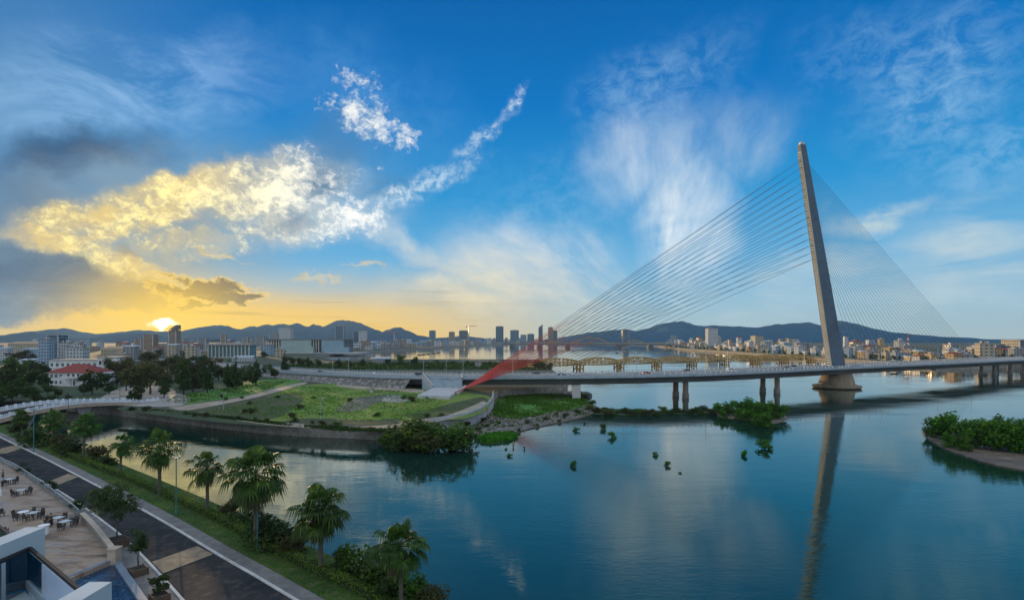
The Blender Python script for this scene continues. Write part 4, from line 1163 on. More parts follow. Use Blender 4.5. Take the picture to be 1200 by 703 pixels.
def tree_proto(kind, seed, n=900, mat=None, h=10.0):
    rnd = random.Random(seed)
    t = thing({"broad": "broadleaf_tree", "conifer": "conifer_tree", "bush": "bush", "mangrove": "mangrove_bush"}[kind], "x", {"broad": "tree", "conifer": "tree", "bush": "bush", "mangrove": "bush"}[kind])
    bl = []
    if kind == "broad":
        for k in range(8):
            a = rnd.uniform(0, 6.28); r = rnd.uniform(0.5, 2.6)
            bl.append(((math.cos(a)*r, math.sin(a)*r, rnd.uniform(2.4, 8.2)), (rnd.uniform(1.5, 2.4), rnd.uniform(1.5, 2.4), rnd.uniform(1.2, 1.9))))
        trunk_mb(5.0, 0.32, rnd, 6, 2.2).build("trunk", M_bark, t); size = 0.62
    elif kind == "conifer":
        for k in range(10):
            z = 1.6 + 8.0 * k / 9; w = 2.6 * (1 - k / 10.5) ** 0.8 * rnd.uniform(.8, 1.15)
            for j in range(3 if k < 7 else 1):
                a = rnd.uniform(0, 6.28); bl.append(((math.cos(a)*w*.5, math.sin(a)*w*.5, z), (w*.62, w*.62, .7)))
        trunk_mb(8.5, 0.26, rnd, 0).build("trunk", M_bark, t); size = 0.5
    elif kind == "bush":
        for k in range(7):
            a = rnd.uniform(0, 6.28); r = rnd.uniform(0.3, 2.4)
            bl.append(((math.cos(a)*r, math.sin(a)*r, rnd.uniform(0.5, 3.5)), (rnd.uniform(1.3, 2.1), rnd.uniform(1.3, 2.1), rnd.uniform(1.0, 1.6))))
        trunk_mb(2.4, 0.12, rnd, 5, 1.6).build("stem", M_bark, t); size = 0.42
    else:
        for k in range(9):
            a = rnd.uniform(0, 6.28); r = rnd.uniform(0.2, 2.2)
            bl.append(((math.cos(a)*r, math.sin(a)*r, rnd.uniform(0.8, 4.9) * (1 - .08*r)), (rnd.uniform(.8, 1.4), rnd.uniform(.8, 1.4), rnd.uniform(.8, 1.3))))
        trunk_mb(3.0, 0.10, rnd, 6, 1.6).build("stem", M_bark, t); size = 0.40
    leaves(bl, n, size, rnd).build("crown", mat, t)
    return t

def palm_proto(seed, h=5.2, nf=30, skirt=8):
    rnd = random.Random(seed)
    t = thing("palm_tree", "x", "palm")
    mb = MB(); bend = rnd.uniform(-.5, .5); pts = []
    for k in range(9):
        u = k / 8; pts.append(Vector((bend * u * u, .25 * bend * u, -0.2 + (h + .2) * u)))
    for k in range(8):
        r = .20 - .05 * k / 8
        mb.tube(pts[k], pts[k+1], r * 1.08, r * .96, 8, cap=False)
    mb.build("trunk", M_barkp, t)
    top = pts[-1]; live = MB(); dead = MB(); pet = MB()
    for k in range(nf + skirt):
        low = k >= nf; mb = dead if low else live
        a = k * 2.39996 + rnd.uniform(-.25, .25)
        e = R(rnd.uniform(-75, -45)) if low else R(80 - 122 * (k / nf) ** 0.85 + rnd.uniform(-16, 16))
        pl_ = rnd.uniform(0.75, 1.85) * (0.7 if low else 1)
        d = Vector((math.cos(a)*math.cos(e), math.sin(a)*math.cos(e), math.sin(e)))
        end = top + d * pl_ + Vector((0, 0, -.12 * pl_))
        pet.bar(top + d*.12, end, .045, .03)
        side = d.cross(Vector((0, 0, 1)))
        if side.length < .05: side = Vector((math.sin(a), -math.cos(a), 0))
        side.normalize(); nrm = side.cross(d).normalized()
        d2 = (d + Vector((0, 0, -.45))).normalized()
        Lf = rnd.uniform(.95, 1.25) * (0.85 if low else 1)
        nb = 15
        for j in range(nb):
            th = R(-105 + 210 * j / (nb - 1))
            v = (d2 * math.cos(th) + side * math.sin(th)).normalized()
            Lj = Lf * (0.72 + 0.28 * math.cos(th * .8))
            m1 = end + v * Lj * .62 + nrm * .06; tip = end + v * Lj * .95 + Vector((0, 0, -(.22 + .5*rnd.random()) * Lj))
            w = .075; ws = v.cross(nrm).normalized() * w
            b = len(mb.v)
            mb.v += [tuple(end - ws*.35), tuple(end + ws*.35), tuple(m1 + ws), tuple(m1 - ws), tuple(tip)]
            mb.f += [(b, b+1, b+2, b+3), (b+3, b+2, b+4)]; mb.m += [0, 0]
    cr = live.build("crown", M_leafP, t)
    if dead.v: dead.build("dead_frond_skirt", M_leafDead, t)
    pet.build("leaf_stalk", M_leafP, t)
    return t

class Bank:
    """prototype trees: the first use places the prototype itself, later uses copy it"""
    def __init__(self, protos): self.p = protos; self.used = [False]*len(protos); self.i = 0
    def place(self, loc, rz, scale, k=None, **kw):
        k = self.i % len(self.p) if k is None else k
        self.i += 1
        if not self.used[k]:
            self.used[k] = True; o = self.p[k]
            o.location = loc; o.rotation_euler = (0, 0, rz); o.scale = (scale,)*3 if not hasattr(scale, "__len__") else scale
            return o
        return copy_thing(self.p[k], loc, rz, scale=scale)
rt_ = random.Random(99)
B_broad = Bank([tree_proto("broad", 11, 1500, M_leafA), tree_proto("broad", 12, 1500, M_leafD), tree_proto("broad", 13, 1500, M_leafO), tree_proto("broad", 14, 1500, M_leafD)])
B_con = Bank([tree_proto("conifer", 21, 1700, M_leafD), tree_proto("conifer", 22, 1700, M_leafO)])
B_bush = Bank([tree_proto("bush", 31, 1500, M_leafD), tree_proto("bush", 32, 1500, M_leafA), tree_proto("bush", 33, 1500, M_leafO)])
B_mang = Bank([tree_proto("mangrove", 41, 1500, M_leafM), tree_proto("mangrove", 42, 1500, M_leafM), tree_proto("mangrove", 43, 1500, M_leafM)])
B_palm = Bank([palm_proto(51, 5.0, 34, 12), palm_proto(52, 5.6, 42, 14), palm_proto(53, 4.6, 48, 20), palm_proto(54, 5.3, 26, 16), palm_proto(55, 4.9, 44, 24)])
GROUPS = {}
def reg(key, o): GROUPS.setdefault(key, []).append(o); return o
NATH = {"broad": 9.3, "conifer": 10.0, "bush": 4.4, "mangrove": 5.6}
def plant(kind, px, base, top, key, z=ZP, k=None, wide=1.0):
    p = G(px, base, z); h = (base - top) * p.y / FPX
    s = h / NATH[kind]
    bank = {"broad": B_broad, "conifer": B_con, "bush": B_bush, "mangrove": B_mang}[kind]
    return reg(key, bank.place(p, rt_.uniform(0, 6.28), (s*wide*(.8 if kind == 'conifer' else 1),)*2 + (s,), k))

# palms along the promenade
for px, base, top, k in ((62, 524, 484, 0), (98, 540, 490, 1), (141, 558, 513, 3), (187, 580, 512, 0), (243, 603, 535, 3), (300, 640, 536, 4), (376, 672, 580, 2), (470, 722, 620, 1), (26, 512, 482, 2)):
    p = G(px, base, ZN); h = (base - top) * p.y / FPX
    nat = (6.2, 6.8, 5.8, 6.4, 6.0)[k]
    s = h / nat
    reg("promenade palm", B_palm.place(p, rt_.uniform(0, 6.28), (s*.94, s*.94, s), k))
# undergrowth between hedge and water
for px, base, top, k in ((290, 618, 590, 0), (310, 632, 596, 0), (330, 640, 604, 0), (345, 652, 622, 2), (410, 672, 640, 1), (432, 684, 646, 0), (452, 694, 655, 1), (400, 664, 642, 2), (485, 706, 668, 1), (505, 716, 684, 2), (270, 606, 586, 2),
                         (38, 517, 496, 0), (50, 523, 499, 0), (75, 531, 508, 2), (88, 533, 512, 0), (22, 511, 494, 2), (112, 541, 522, 2), (128, 546, 530, 0), (465, 705, 668, 0)):
    plant("bush", px, base, top, "waterside bush", ZN, k, 1.15)
# big bank bush, far side of the canal
for px, base, top, k in ((452, 522, 497, 0), (466, 524, 492, 2), (480, 525, 487, 0), (496, 527, 486, 2), (512, 528, 488, 0), (528, 527, 490, 2), (543, 525, 497, 0), (505, 530, 500, 0), (475, 527, 502, 0), (535, 529, 506, 0)):
    plant("bush", px, base, top + 4 + (px * 7) % 5, "canal bush", 0.1, (1, 2, 1, 0)[px % 4], 1.35)
# mangroves
for px, base, top in ((1094, 511, 484), (1104, 514, 480), (1116, 517, 478), (1124, 523, 490), (1134, 522, 487), (1146, 525, 490), (1150, 514, 486), (1158, 527, 484), (1165, 514, 482), (1172, 528, 492), (1184, 529, 488), (1196, 530, 492), (1180, 515, 484), (1206, 531, 488), (1220, 533, 490), (1136, 512, 486), (1200, 514, 486), (1112, 524, 504), (1128, 528, 506)):
    plant("mangrove", px, base, top, "right mangrove", 0.2, None, 1.1)
for px, base, top in ((842, 484, 472), (850, 486, 474), (858, 485, 468), (868, 487, 470), (878, 488, 466), (886, 489, 468), (895, 491, 472), (906, 489, 470), (914, 489, 472), (866, 491, 478), (880, 494, 478), (890, 499, 484), (899, 500, 482), (848, 490, 481), (872, 484, 470), (892, 486, 471)):
    plant("mangrove", px, base + 1, top - 3, "middle mangrove", 0.1, None, 1.25)
for px, base, top in ((672, 546, 538), (768, 534, 528), (781, 546, 539), (872, 534, 526), (896, 526, 512), (708, 503, 495), (718, 513, 504), (675, 505, 499), (685, 497, 494), (593, 527, 524), (597, 535, 530), (599, 509, 503), (652, 487, 482), (797, 555, 552)):
    plant("mangrove", px, base, top, "water bush", -0.1, None, 1.7)
# low weed under the bridge
for k in range(42):
    px = 695 + 3.4 * k + rt_.uniform(-3, 3); y = 484 + rt_.uniform(-3, 3)
    plant("bush", px, y, y - rt_.uniform(2, 7), "weed bush", 0.0, rt_.choice((0, 0, 1, 2)), 1.9)
# park and villa trees
for px, base, top, kind, k in ((4, 462, 425, "broad", 1), (20, 452, 420, "broad", 3), (33, 458, 428, "broad", 1), (46, 450, 424, "broad", 3), (10, 440, 418, "broad", 0), (40, 440, 417, "broad", 1), (-12, 470, 432, "broad", 3), (26, 466, 440, "broad", 3),
        (12, 436, 421, "broad", 0), (56, 463, 446, "broad", 1), (108, 463, 432, "broad", 3), (98, 463, 448, "broad", 1), (122, 452, 432, "broad", 1), (132, 447, 420, "broad", 2), (142, 452, 422, "broad", 2), (152, 444, 418, "broad", 2), (165, 468, 426, "broad", 2), (176, 462, 424, "broad", 2),
        (158, 473, 450, "broad", 3), (192, 466, 444, "broad", 3), (186, 440, 420, "broad", 2), (205, 448, 424, "broad", 2), (215, 462, 412, "conifer", 0), (226, 459, 418, "conifer", 1), (243, 460, 421, "conifer", 0), (268, 458, 420, "conifer", 0), (276, 456, 417, "conifer", 0), (300, 452, 416, "conifer", 0),
        (334, 440, 410, "conifer", 0), (256, 446, 426, "broad", 3), (288, 444, 424, "broad", 1), (200, 438, 418, "broad", 2), (172, 432, 412, "broad", 2), (60, 474, 460, "broad", 1), (80, 470, 460, "broad", 3), (235, 444, 422, "broad", 2), (312, 440, 424, "broad", 1)):
    plant(kind, px, base, top, "park tree", ZP, k, 1.1)
for px, base, top, k in ((352, 430, 417, 1), (362, 431, 418, 3), (374, 430, 419, 1), (398, 432, 420, 3), (410, 431, 421, 1), (424, 430, 420, 3), (455, 427, 419, 1), (470, 429, 415, 0), (486, 428, 417, 3), (618, 431, 419, 1), (628, 432, 420, 3), (636, 433, 421, 1), (644, 434, 424, 3), (611, 430, 421, 1), (590, 428, 421, 3), (573, 428, 422, 1), (548, 427, 422, 3), (530, 427, 422, 1), (512, 427, 421, 0), (343, 428, 416, 1)):
    plant("broad", px, base, top, "riverside tree", ZP, k, 1.25)
for px, base, top, kind, k in ((-8, 452, 430, "broad", 1), (14, 470, 446, "broad", 3), (38, 470, 448, "broad", 1), (52, 455, 436, "broad", 3), (-4, 478, 452, "broad", 3), (68, 466, 452, "broad", 1), (25, 444, 424, "broad", 0), (46, 476, 458, "broad", 1),
        (148, 458, 436, "broad", 2), (137, 456, 438, "broad", 2), (184, 452, 428, "broad", 2), (170, 446, 424, "broad", 2), (210, 440, 420, "broad", 2), (222, 448, 426, "broad", 2), (236, 450, 428, "broad", 3), (250, 440, 420, "broad", 2), (262, 448, 428, "broad", 2), (284, 452, 430, "broad", 1), (322, 444, 428, "broad", 1), (196, 458, 436, "broad", 2), (128, 462, 446, "broad", 3)):
    plant(kind, px, base, top, "park tree", ZP, k, 1.25)
# scattered town trees, left
for _ in range(46):
    y = rt_.uniform(411, 434); px = rt_.uniform(-10, 330) if y > 420 else rt_.uniform(0, 420)
    if 50 < px < 145 and y > 414: continue
    if y < 423 and px > 335: y = rt_.uniform(409, 412)
    if 238 < px < 300 and y > 408: continue
    plant("broad", px, y, y - rt_.uniform(0.35, 0.6) * (y - 397) * .9, "town tree", ZP, rt_.choice((1, 2, 2, 3)), 1.5)
# east bank trees
for k in range(46):
    Y = 575 * (1750 / 575) ** (k / 45.0); X = 452 + (Y > 1100) * 6 + (Y > 1300) * (Y - 1300) * .05 + rt_.uniform(-3, 14)
    o = B_broad.place(Vector((X, Y, 3.6)), rt_.uniform(0, 6.28), rt_.uniform(.6, 1.0), rt_.choice((0, 1, 3))); reg("east bank tree", o)
for k in range(26):
    Y = rt_.uniform(566, 640); X = 480 + (Y - 560) * .4 + rt_.uniform(0, 150)
    o = B_broad.place(Vector((X, Y + (X - 480) * .5, 3.6)), rt_.uniform(0, 6.28), rt_.uniform(.6, .95), rt_.choice((1, 3))); reg("right bank tree", o)

# low scrub scattered over the rough field, along the wall and on the mud
for k in range(34):
    px, py = (rt_.uniform(250, 520), rt_.uniform(465, 494)) if k < 18 else (rt_.uniform(150, 440), 0)
    if k >= 18: py = 480 + (px - 150) * .082 + rt_.uniform(-2, 2)
    plant("bush", px, py, py - rt_.uniform(3, 7), "field scrub", ZP, None, 1.5)
for px, py, h in ((560, 505, 5), (571, 500, 4), (585, 497, 4), (600, 500, 3), (618, 496, 4), (640, 492, 4), (662, 489, 5), (676, 484, 5), (690, 480, 6), (694, 473, 5), (686, 468, 6), (548, 500, 6), (566, 494, 5), (580, 509, 4), (608, 505, 3), (630, 499, 3), (655, 494, 3)):
    plant("bush", px, py, py - h, "shore scrub", 0.3, (1, 0, 2)[int(px) % 3], 1.7)
# hedge: one clipped run along the promenade lawn
hp = catmull([G(x, y, ZN) for x, y in ((62, 526.5), (110, 547), (150, 562), (200, 583.5), (240, 602), (290, 628), (330, 650), (385, 677), (430, 699), (470, 724))], 6)
q = MB(); q.sweep(hp, [(-.45, 0), (.45, 0), (.40, .95), (-.40, .95)])
hedge = q.build("hedge", pmat("hedge_core", (0.012, 0.025, 0.008, 1), (0.02, 0.035, 0.01, 1), 2.0, 0.95), fixn=True)
tag(hedge, "long clipped green hedge running along the promenade lawn above the water", "hedge")
mb = MB(); rnd = random.Random(5); hl = resample(hp, 400)
for _ in range(17000):
    i = rnd.randrange(399); p = hl[i].lerp(hl[i+1], rnd.random()); t = (hl[i+1] - hl[i]).normalized(); s = Vector((t.y, -t.x, 0))
    bump = .16 * mnoise.noise(p * 1.1)
    if rnd.random() < .55: o_, zz, n_ = rnd.uniform(-.6, .6), 1.02 + bump + rnd.uniform(-.12, .12), Vector((0, 0, 1))
    else:
        sg = rnd.choice((-1, 1)); o_, zz, n_ = sg * (.56 + bump * .6 + rnd.uniform(-.1, .1)), rnd.uniform(.02, 1.05), s * sg
    nn_ = (n_ + Vector((rnd.uniform(-.7,.7), rnd.uniform(-.7,.7), rnd.uniform(-.3,.7)))).normalized()
    L = rnd.uniform(.14, .28); leafquad(mb, p + s * o_ + Vector((0, 0, zz)), nn_, Vector((rnd.gauss(0,1), rnd.gauss(0,1), rnd.gauss(0,1))), L, L*.7)
M_leafHe = leafmat("leaf_clipped", (0.030, 0.085, 0.006, 1), (0.120, 0.240, 0.014, 1), (0.30, 0.40, 0.05, 1))
fl = mb.build("foliage", M_leafHe, hedge)

# tufts of grass: lawn, field, reeds (uncountable)
def tufts(name, spots, size, m, rnd, blades=3):
    mb = MB()
    for p in spots:
        for _ in range(blades):
            a = rnd.uniform(0, 6.28); h = size * rnd.uniform(.5, 1.3); w = size * .35
            d = Vector((math.cos(a), math.sin(a), 0)); lean = Vector((rnd.uniform(-.5,.5), rnd.uniform(-.5,.5), 0)) * h
            c = p + Vector((rnd.uniform(-size, size), rnd.uniform(-size, size), 0))
            b = len(mb.v); mb.v += [tuple(c - d*w), tuple(c + d*w), tuple(c + lean + Vector((0, 0, h)))]; mb.f.append((b, b+1, b+2)); mb.m.append(0)
    o = mb.build(name, m); o["kind"] = "stuff"; return o
def inside(p, poly):
    c = False; n = len(poly)
    for i in range(n):
        a, b = poly[i], poly[i-1]
        if (a[1] > p[1]) != (b[1] > p[1]) and p[0] < (b[0]-a[0]) * (p[1]-a[1]) / (b[1]-a[1]) + a[0]: c = not c
    return c
def fill(pts, z, n, rnd):
    P = [xy(G(x, y, z)) for x, y in pts]
    x0, x1 = min(p[0] for p in P), max(p[0] for p in P); y0, y1 = min(p[1] for p in P), max(p[1] for p in P)
    out = []
    while len(out) < n:
        p = (rnd.uniform(x0, x1), rnd.uniform(y0, y1))
        if inside(p, P) and mnoise.noise(Vector((p[0]*.07, p[1]*.07, 2.0))) > rnd.uniform(-.6, .35): out.append(Vector((p[0], p[1], z)))
    return out
rg = random.Random(17)
tufts("grass", fill(((236, 482), (290, 474), (320, 463), (350, 452), (400, 455), (470, 458), (520, 470), (555, 472), (545, 480), (500, 489), (440, 494), (330, 491), (270, 486)), ZP, 4600, rg), .42, M_leafH, rg)
tufts("grass", fill(((140, 477), (200, 482), (260, 490), (330, 498), (400, 505), (450, 506), (450, 503), (330, 496), (260, 488)), ZP, 1500, rg), .6, M_leafD, rg)
tufts("reeds", fill(((578, 486), (582, 470), (596, 463), (640, 462), (682, 465), (690, 472), (678, 478), (650, 482), (628, 487), (600, 490)), .6, 2600, rg), .7, M_leafM, rg)
tufts("reeds", fill(((558, 514), (575, 509), (598, 507), (606, 511), (596, 516), (568, 519)), .2, 900, rg), .9, M_leafM, rg)
lawnp = [];
l0 = resample(offset_path(kR, 2.3), 200); l1 = resample(offset_path(kR, 8.8), 200)
for _ in range(6000):
    i = rg.randrange(199); lawnp.append(l0[i].lerp(l1[i], rg.random()) + (l0[i+1] - l0[i]) * rg.random() + Vector((0, 0, .05)))
tufts("grass", lawnp, .16, M_leafH, rg)
tufts("scrub", fill(((335, 431.5), (335, 428.5), (385, 426.4), (450, 425.6), (540, 425.7), (600, 426.1), (638, 426.3), (640, 434), (600, 433), (540, 432.6), (450, 433), (390, 434.5)), ZP, 2600, rg), 2.2, M_leafD, rg)
tufts("grass", fill(((192, 470), (207, 464), (242, 458), (272, 453), (312, 446), (342, 445), (318, 454), (283, 463), (243, 469), (215, 473)), ZP + .1, 1800, rg), .4, M_leafH, rg)
tufts("weeds", fill(((552, 506), (566, 490), (577, 474), (582, 462), (640, 458), (690, 459), (692, 470), (700, 478), (688, 486), (660, 493), (630, 499), (600, 506), (575, 511)), .35, 1500, rg), .6, M_leafA, rg)
# stones on the mud, uncountable
mb = MB()
for p in fill(((556, 506), (570, 494), (600, 492), (640, 487), (680, 480), (690, 483), (660, 492), (630, 498), (600, 505), (575, 510)), .35, 90, rg):
    s = rg.uniform(.15, .6); a = rg.uniform(0, 6.28)
    mb.M = Matrix.Translation(p) @ Matrix.Rotation(a, 4, "Z") @ Matrix.Diagonal((s, s*rg.uniform(.5, 1), s*rg.uniform(.3, .6), 1))
    mb.lathe([(.75, -.4), (1.0, .1), (.7, .65), (.2, .85)], 6)
mb.M = None
o = mb.build("rubble", pmat("pale_stone", (0.34, 0.33, 0.31, 1), (0.24, 0.23, 0.21, 1), 0.4, 0.9, 0.0)); o["kind"] = "stuff"
# ---------------------------------------------------------------- town
GL = (0.03, 0.04, 0.05, 1); GB = (0.03, 0.06, 0.09, 1)
WM = {}
def wm_(key):
    if key in WM: return WM[key]
    wall = {"white": (.40,.42,.43,1), "cream": (.36,.31,.22,1), "blue": (.22,.31,.40,1), "grey": (.22,.225,.23,1), "ochre": (.40,.27,.12,1), "pink": (.30,.25,.22,1), "green": (.22,.29,.25,1),
            "brown": (.26,.19,.13,1), "dark": (.10,.12,.14,1), "glass": (.10,.16,.22,1), "navy": (.06,.10,.16,1)}[key]
    if key in ("glass", "navy", "dark"): m = winmat("facade_" + key, wall, (.02,.045,.07,1) if key != "dark" else (.02,.025,.03,1), 3.4, 3.4, .86, .66, .6, rough=.4)
    else: m = winmat("facade_" + key, wall, GL, 2.9, 3.3, .48, .46, 1.0)
    WM[key] = m
    return m
M_rooft = {"red": pmat("red_tile", (.22,.036,.028,1), (.16,.030,.024,1), 1.2, .8, .5, 9.0), "flat": pmat("flat_roof", (.30,.29,.28,1), (.20,.195,.19,1), .3, .9, .2), "tin": pmat("tin_roof", (.38,.42,.45,1), (.28,.32,.35,1), .3, .5, .2), "tan": pmat("tan_roof", (.36,.26,.17,1), (.28,.2,.14,1), .3, .8, .2)}
M_tank = pmat("steel_tank", (.55,.56,.57,1), (.45,.46,.47,1), 1.0, .35, 0, metal=.6)

def hip(mb, w, d, z, rise, over=.6):
    x, y = w/2 + over, d/2 + over; r = max(0.0, x - y)
    mb.add([(-x,-y,z), (x,-y,z), (x,y,z), (-x,y,z), (-r,0,z+rise), (r,0,z+rise)], [(0,1,5,4), (2,3,4,5), (1,2,5), (3,0,4), (3,2,1,0)])

def block(name, label, cat, loc, w, d, h, wall, roof="flat", rz=0.0, extras=True, rnd=None, group=None):
    """one building: origin at the base centre, front towards -Y"""
    rnd = rnd or random.Random(int(loc[0]*7 + loc[1]*3))
    t = thing(name, label, cat, loc, rz, group)
    q = MB(); q.box(-w/2, w/2, -d/2, d/2, -1, h); q.build("wall", wm_(wall), t)
    q = MB()
    if roof == "red" or roof == "tan": hip(q, w, d, h + .01, min(w, d) * .28)
    elif roof == "tin":
        q.add([(-w/2-.4, -d/2-.4, h+.02), (w/2+.4, -d/2-.4, h+.02), (w/2+.4, d/2+.4, h+1.6), (-w/2-.4, d/2+.4, h+1.6), (-w/2-.4, d/2+.4, h+.02), (w/2+.4, d/2+.4, h+.02)], [(0,1,2,3), (1,5,2), (0,3,4), (3,2,5,4), (0,4,5,1)])
    else:
        q.box(-w/2-.25, w/2+.25, -d/2-.25, d/2+.25, h, h+.35)
        for a in ((-w/2-.2, w/2+.2, -d/2-.2, -d/2), (-w/2-.2, w/2+.2, d/2, d/2+.2), (-w/2-.2, -w/2, -d/2, d/2), (w/2, w/2+.2, -d/2, d/2)): q.box(*a, h+.35, h+1.1)
    rf = q.build("roof", M_rooft[roof], t)
    if extras and roof == "flat":
        x = rnd.uniform(-w*.25, w*.25); q = MB(); q.box(x-w*.17, x+w*.17, -d*.1, d*.3, h+.36, h+.36+rnd.uniform(2.2, 3.4)); q.build("stair_house", wm_(wall), t)
        q = MB(); x2 = -x + rnd.uniform(-1, 1); q.lathe([(.7, h+.36), (.7, h+2.4), (.3, h+2.7)], 8, (x2, -d*.15, 0)); q.build("water_tank", M_tank, t)
    return t

def tower(px0, px1, top, Yd, wall, label, name="tower_block", depth=None, crown=None, rz=0.0, cat="tower"):
    w = (px1 - px0) * Yd / FPX; x = ((px0 + px1) / 2 - CX) * Yd / FPX; h = CAMZ - (top - HY) * Yd / FPX - ZP
    d = depth or w * .8
    t = thing(name, label, cat, (x, Yd + d/2, ZP), rz)
    q = MB(); q.box(-w/2, w/2, -d/2, d/2, -1, h * .965); q.build("wall", wm_(wall), t)
    q = MB(); q.box(-w*.54, w*.54, -d*.54, d*.54, h*.965, h*.975); q.box(-w*.28, w*.28, -d*.28, d*.28, h*.975, h); q.build("roof", M_rooft["flat"], t)
    q = MB(); q.box(-w*.62, w*.62, -d*.60, d*.62, -1, min(9, h*.14)); q.build("podium", wm_("grey" if wall != "grey" else "white"), t)
    if crown == "slope":
        q = MB(); q.add([(-w/2, -d/2, h), (w/2, -d/2, h), (w/2, d/2, h), (-w/2, d/2, h), (w/2, -d/2, h*1.18), (w/2, d/2, h*1.18)], [(0,1,4), (3,5,2), (0,4,5,3), (1,2,5,4)]); q.build("crown", wm_(wall), t)
    if crown == "mast":
        q = MB(); q.tube((0, 0, h), (0, 0, h*1.12), w*.03, w*.01, 6); q.build("antenna", M_galv, t)
    for sx in (-1, 1):                       # corner fins give the shaft relief
        q = MB(); q.box(sx*w*.5 - .5, sx*w*.5 + .5, -d*.5 - .6, -d*.5 + .6, min(9, h*.14), h*.96); q.build("corner_fin", wm_("white" if wall in ("glass","white","blue") else wall) if 0 else M_conc, t)
    return t

tower(326, 340, 383, 1900, "white", "wide pale tower rising behind the long pale green hall", depth=30)
tower(393, 402.5, 381.5, 1800, "glass", "blue glass tower behind the right end of the pale green hall")
tower(414, 420.5, 387.5, 1500, "navy", "dark narrow half of the twin towers left of the river bend")
tower(421, 429, 387, 1500, "white", "pale half of the twin towers left of the river bend")
tower(316, 324, 390.5, 1700, "grey", "squat grey tower behind the left end of the pale green hall")
tower(503, 510, 387, 3300, "glass", "lone blue tower on the far shore left of the brown tower")
tower(526, 532.5, 388.5, 3000, "brown", "brown tower on the far shore next to the crane")
tower(538, 548, 387, 2900, "dark", "dark unfinished tower under the tower crane", crown=None)
tower(581, 590, 382, 3100, "navy", "tall dark tower standing alone left of the red stays")
tower(598, 608, 386.5, 3600, "glass", "glass tower just right of the tall dark tower")
tower(610, 617, 392, 3700, "blue", "low blue block left of the slender pointed tower", cat="building", name="office_building")
tower(618, 626, 391, 3700, "glass", "low glass block next to the slender pointed tower", cat="building", name="office_building")
tower(631, 636, 383.5, 3500, "navy", "slender pointed blue tower behind the red stays", crown="slope")
tower(642.5, 648, 383, 3400, "brown", "reddish tower of the pair behind the stays", crown="mast")
tower(647.5, 653, 387, 3450, "navy", "dark lower tower of the pair behind the stays")
tower(730, 737, 386, 2500, "glass", "blue tower alone behind the far arch bridge", depth=40)
tower(786.5, 789.5, 392.5, 2300, "grey", "thin grey tower left of the white riverside tower")
tower(791.5, 793.5, 393, 2350, "navy", "very thin dark tower beside the thin grey one")
tower(811, 817, 398, 1800, "dark", "squat dark block left of the white riverside tower", cat="building", name="office_building")
tower(830, 841, 384, 1420, "white", "tall white riverside tower with blue side on the east bank", depth=22)
tower(874.5, 879, 399.5, 1500, "white", "slim white block between the white riverside tower and the stepped one", cat="building", name="office_building")
tower(885, 894, 393, 1250, "cream", "stepped cream and dark tower on the east bank", depth=24)
tower(901, 905, 398, 1500, "white", "small pale tower right of the stepped cream tower")
tower(914, 919, 397, 1600, "grey", "thin grey tower left of the cream twin slab")
tower(924, 928.5, 396.5, 1150, "ochre", "narrow ochre half of the twin slab left of the pylon")
tower(929, 936, 397, 1170, "white", "wide pale half of the twin slab left of the pylon")
tower(990, 994, 394, 1600, "white", "slim white tower right of the pylon")
tower(1001, 1004.5, 398, 1500, "cream", "slim cream tower second right of the pylon")
tower(1018, 1025, 398, 1350, "blue", "bluish block between the pylon and the mast")
tower(1108, 1113, 404.5, 900, "ochre", "bright ochre block right of the telecom mast", cat="building", name="office_building")
tower(1195, 1207, 398, 780, "dark", "dark glass office block at the right end of the east bank", depth=30, cat="building", name="office_building")
tower(1167, 1173, 404, 1000, "navy", "blue topped block left of the dark office block", cat="building", name="office_building")
tower(168, 179, 391.5, 900, "brown", "brown silhouetted tower left of the sun", depth=14)
tower(198, 206, 386, 900, "brown", "slant topped tower dark against the sun glow", depth=14, crown="slope")
tower(158, 165, 396, 1100, "brown", "short brown block left of the silhouetted tower", cat="building", name="office_building")
tower(232, 241, 396.5, 1200, "grey", "grey block behind the left end of the columned hall", cat="building", name="office_building")
tower(258.5, 264, 391.5, 1250, "brown", "small square tower behind the columned hall")
tower(284, 290, 394.5, 1500, "grey", "grey rooftop tower right of the columned hall")
tower(300, 309, 394, 1500, "grey", "stepped grey block between the two long halls", cat="building", name="office_building")
tower(56, 68, 392, 640, "glass", "blue white tower of the cluster above the red roofed villa", depth=14)

def bpx(name, label, cat, x0, x1, base, top, wall, roof="flat", d=None, rz=0.0, **k):
    p = G((x0 + x1) / 2, base, ZP); w = (x1 - x0) * p.y / FPX; h = (base - top) * p.y / FPX
    d = d or w * .7
    return block(name, label, cat, (p.x, p.y + d/2, ZP), w, d, h, wall, roof, rz, **k)
bpx("apartment_block", "blue white block left of the cluster tower above the villa", "building", 45, 57, 426, 398, "blue")
bpx("apartment_block", "white stepped block right of the cluster tower", "building", 69, 80, 425, 402, "white")
bpx("house", "white house with balconies behind the long white building", "house", 76, 95, 428, 408, "white", rz=R(8))
bpx("apartment_block", "pale block at the right of the white cluster", "building", 84, 93, 420, 403, "white")
bpx("house", "small white house with a teal base among the dark trees at far left", "house", 20, 36, 433, 422.5, "white", "tin")
bpx("factory_hall", "long brown roofed hall in front of the left hills", "hall", 9, 45, 414, 403, "cream", "tan", d=16)
bpx("factory_hall", "low blue hall in front of the long brown roofed one", "hall", 24, 47, 419, 409, "blue", "tin", d=16)
bpx("house", "tall cream house at the left edge below the hills", "house", -4, 8, 422, 408, "white", "tin")
bpx("apartment_block", "low beige row building between the white cluster and the brown tower", "building", 118, 158, 419, 409, "cream", "tan", d=14)
bpx("house", "yellowish house below the silhouetted tower", "house", 132, 148, 425, 416, "cream", "flat")
bpx("office_building", "long low building in front of the sun glow", "building", 180, 232, 413, 403, "brown", "flat", d=18)
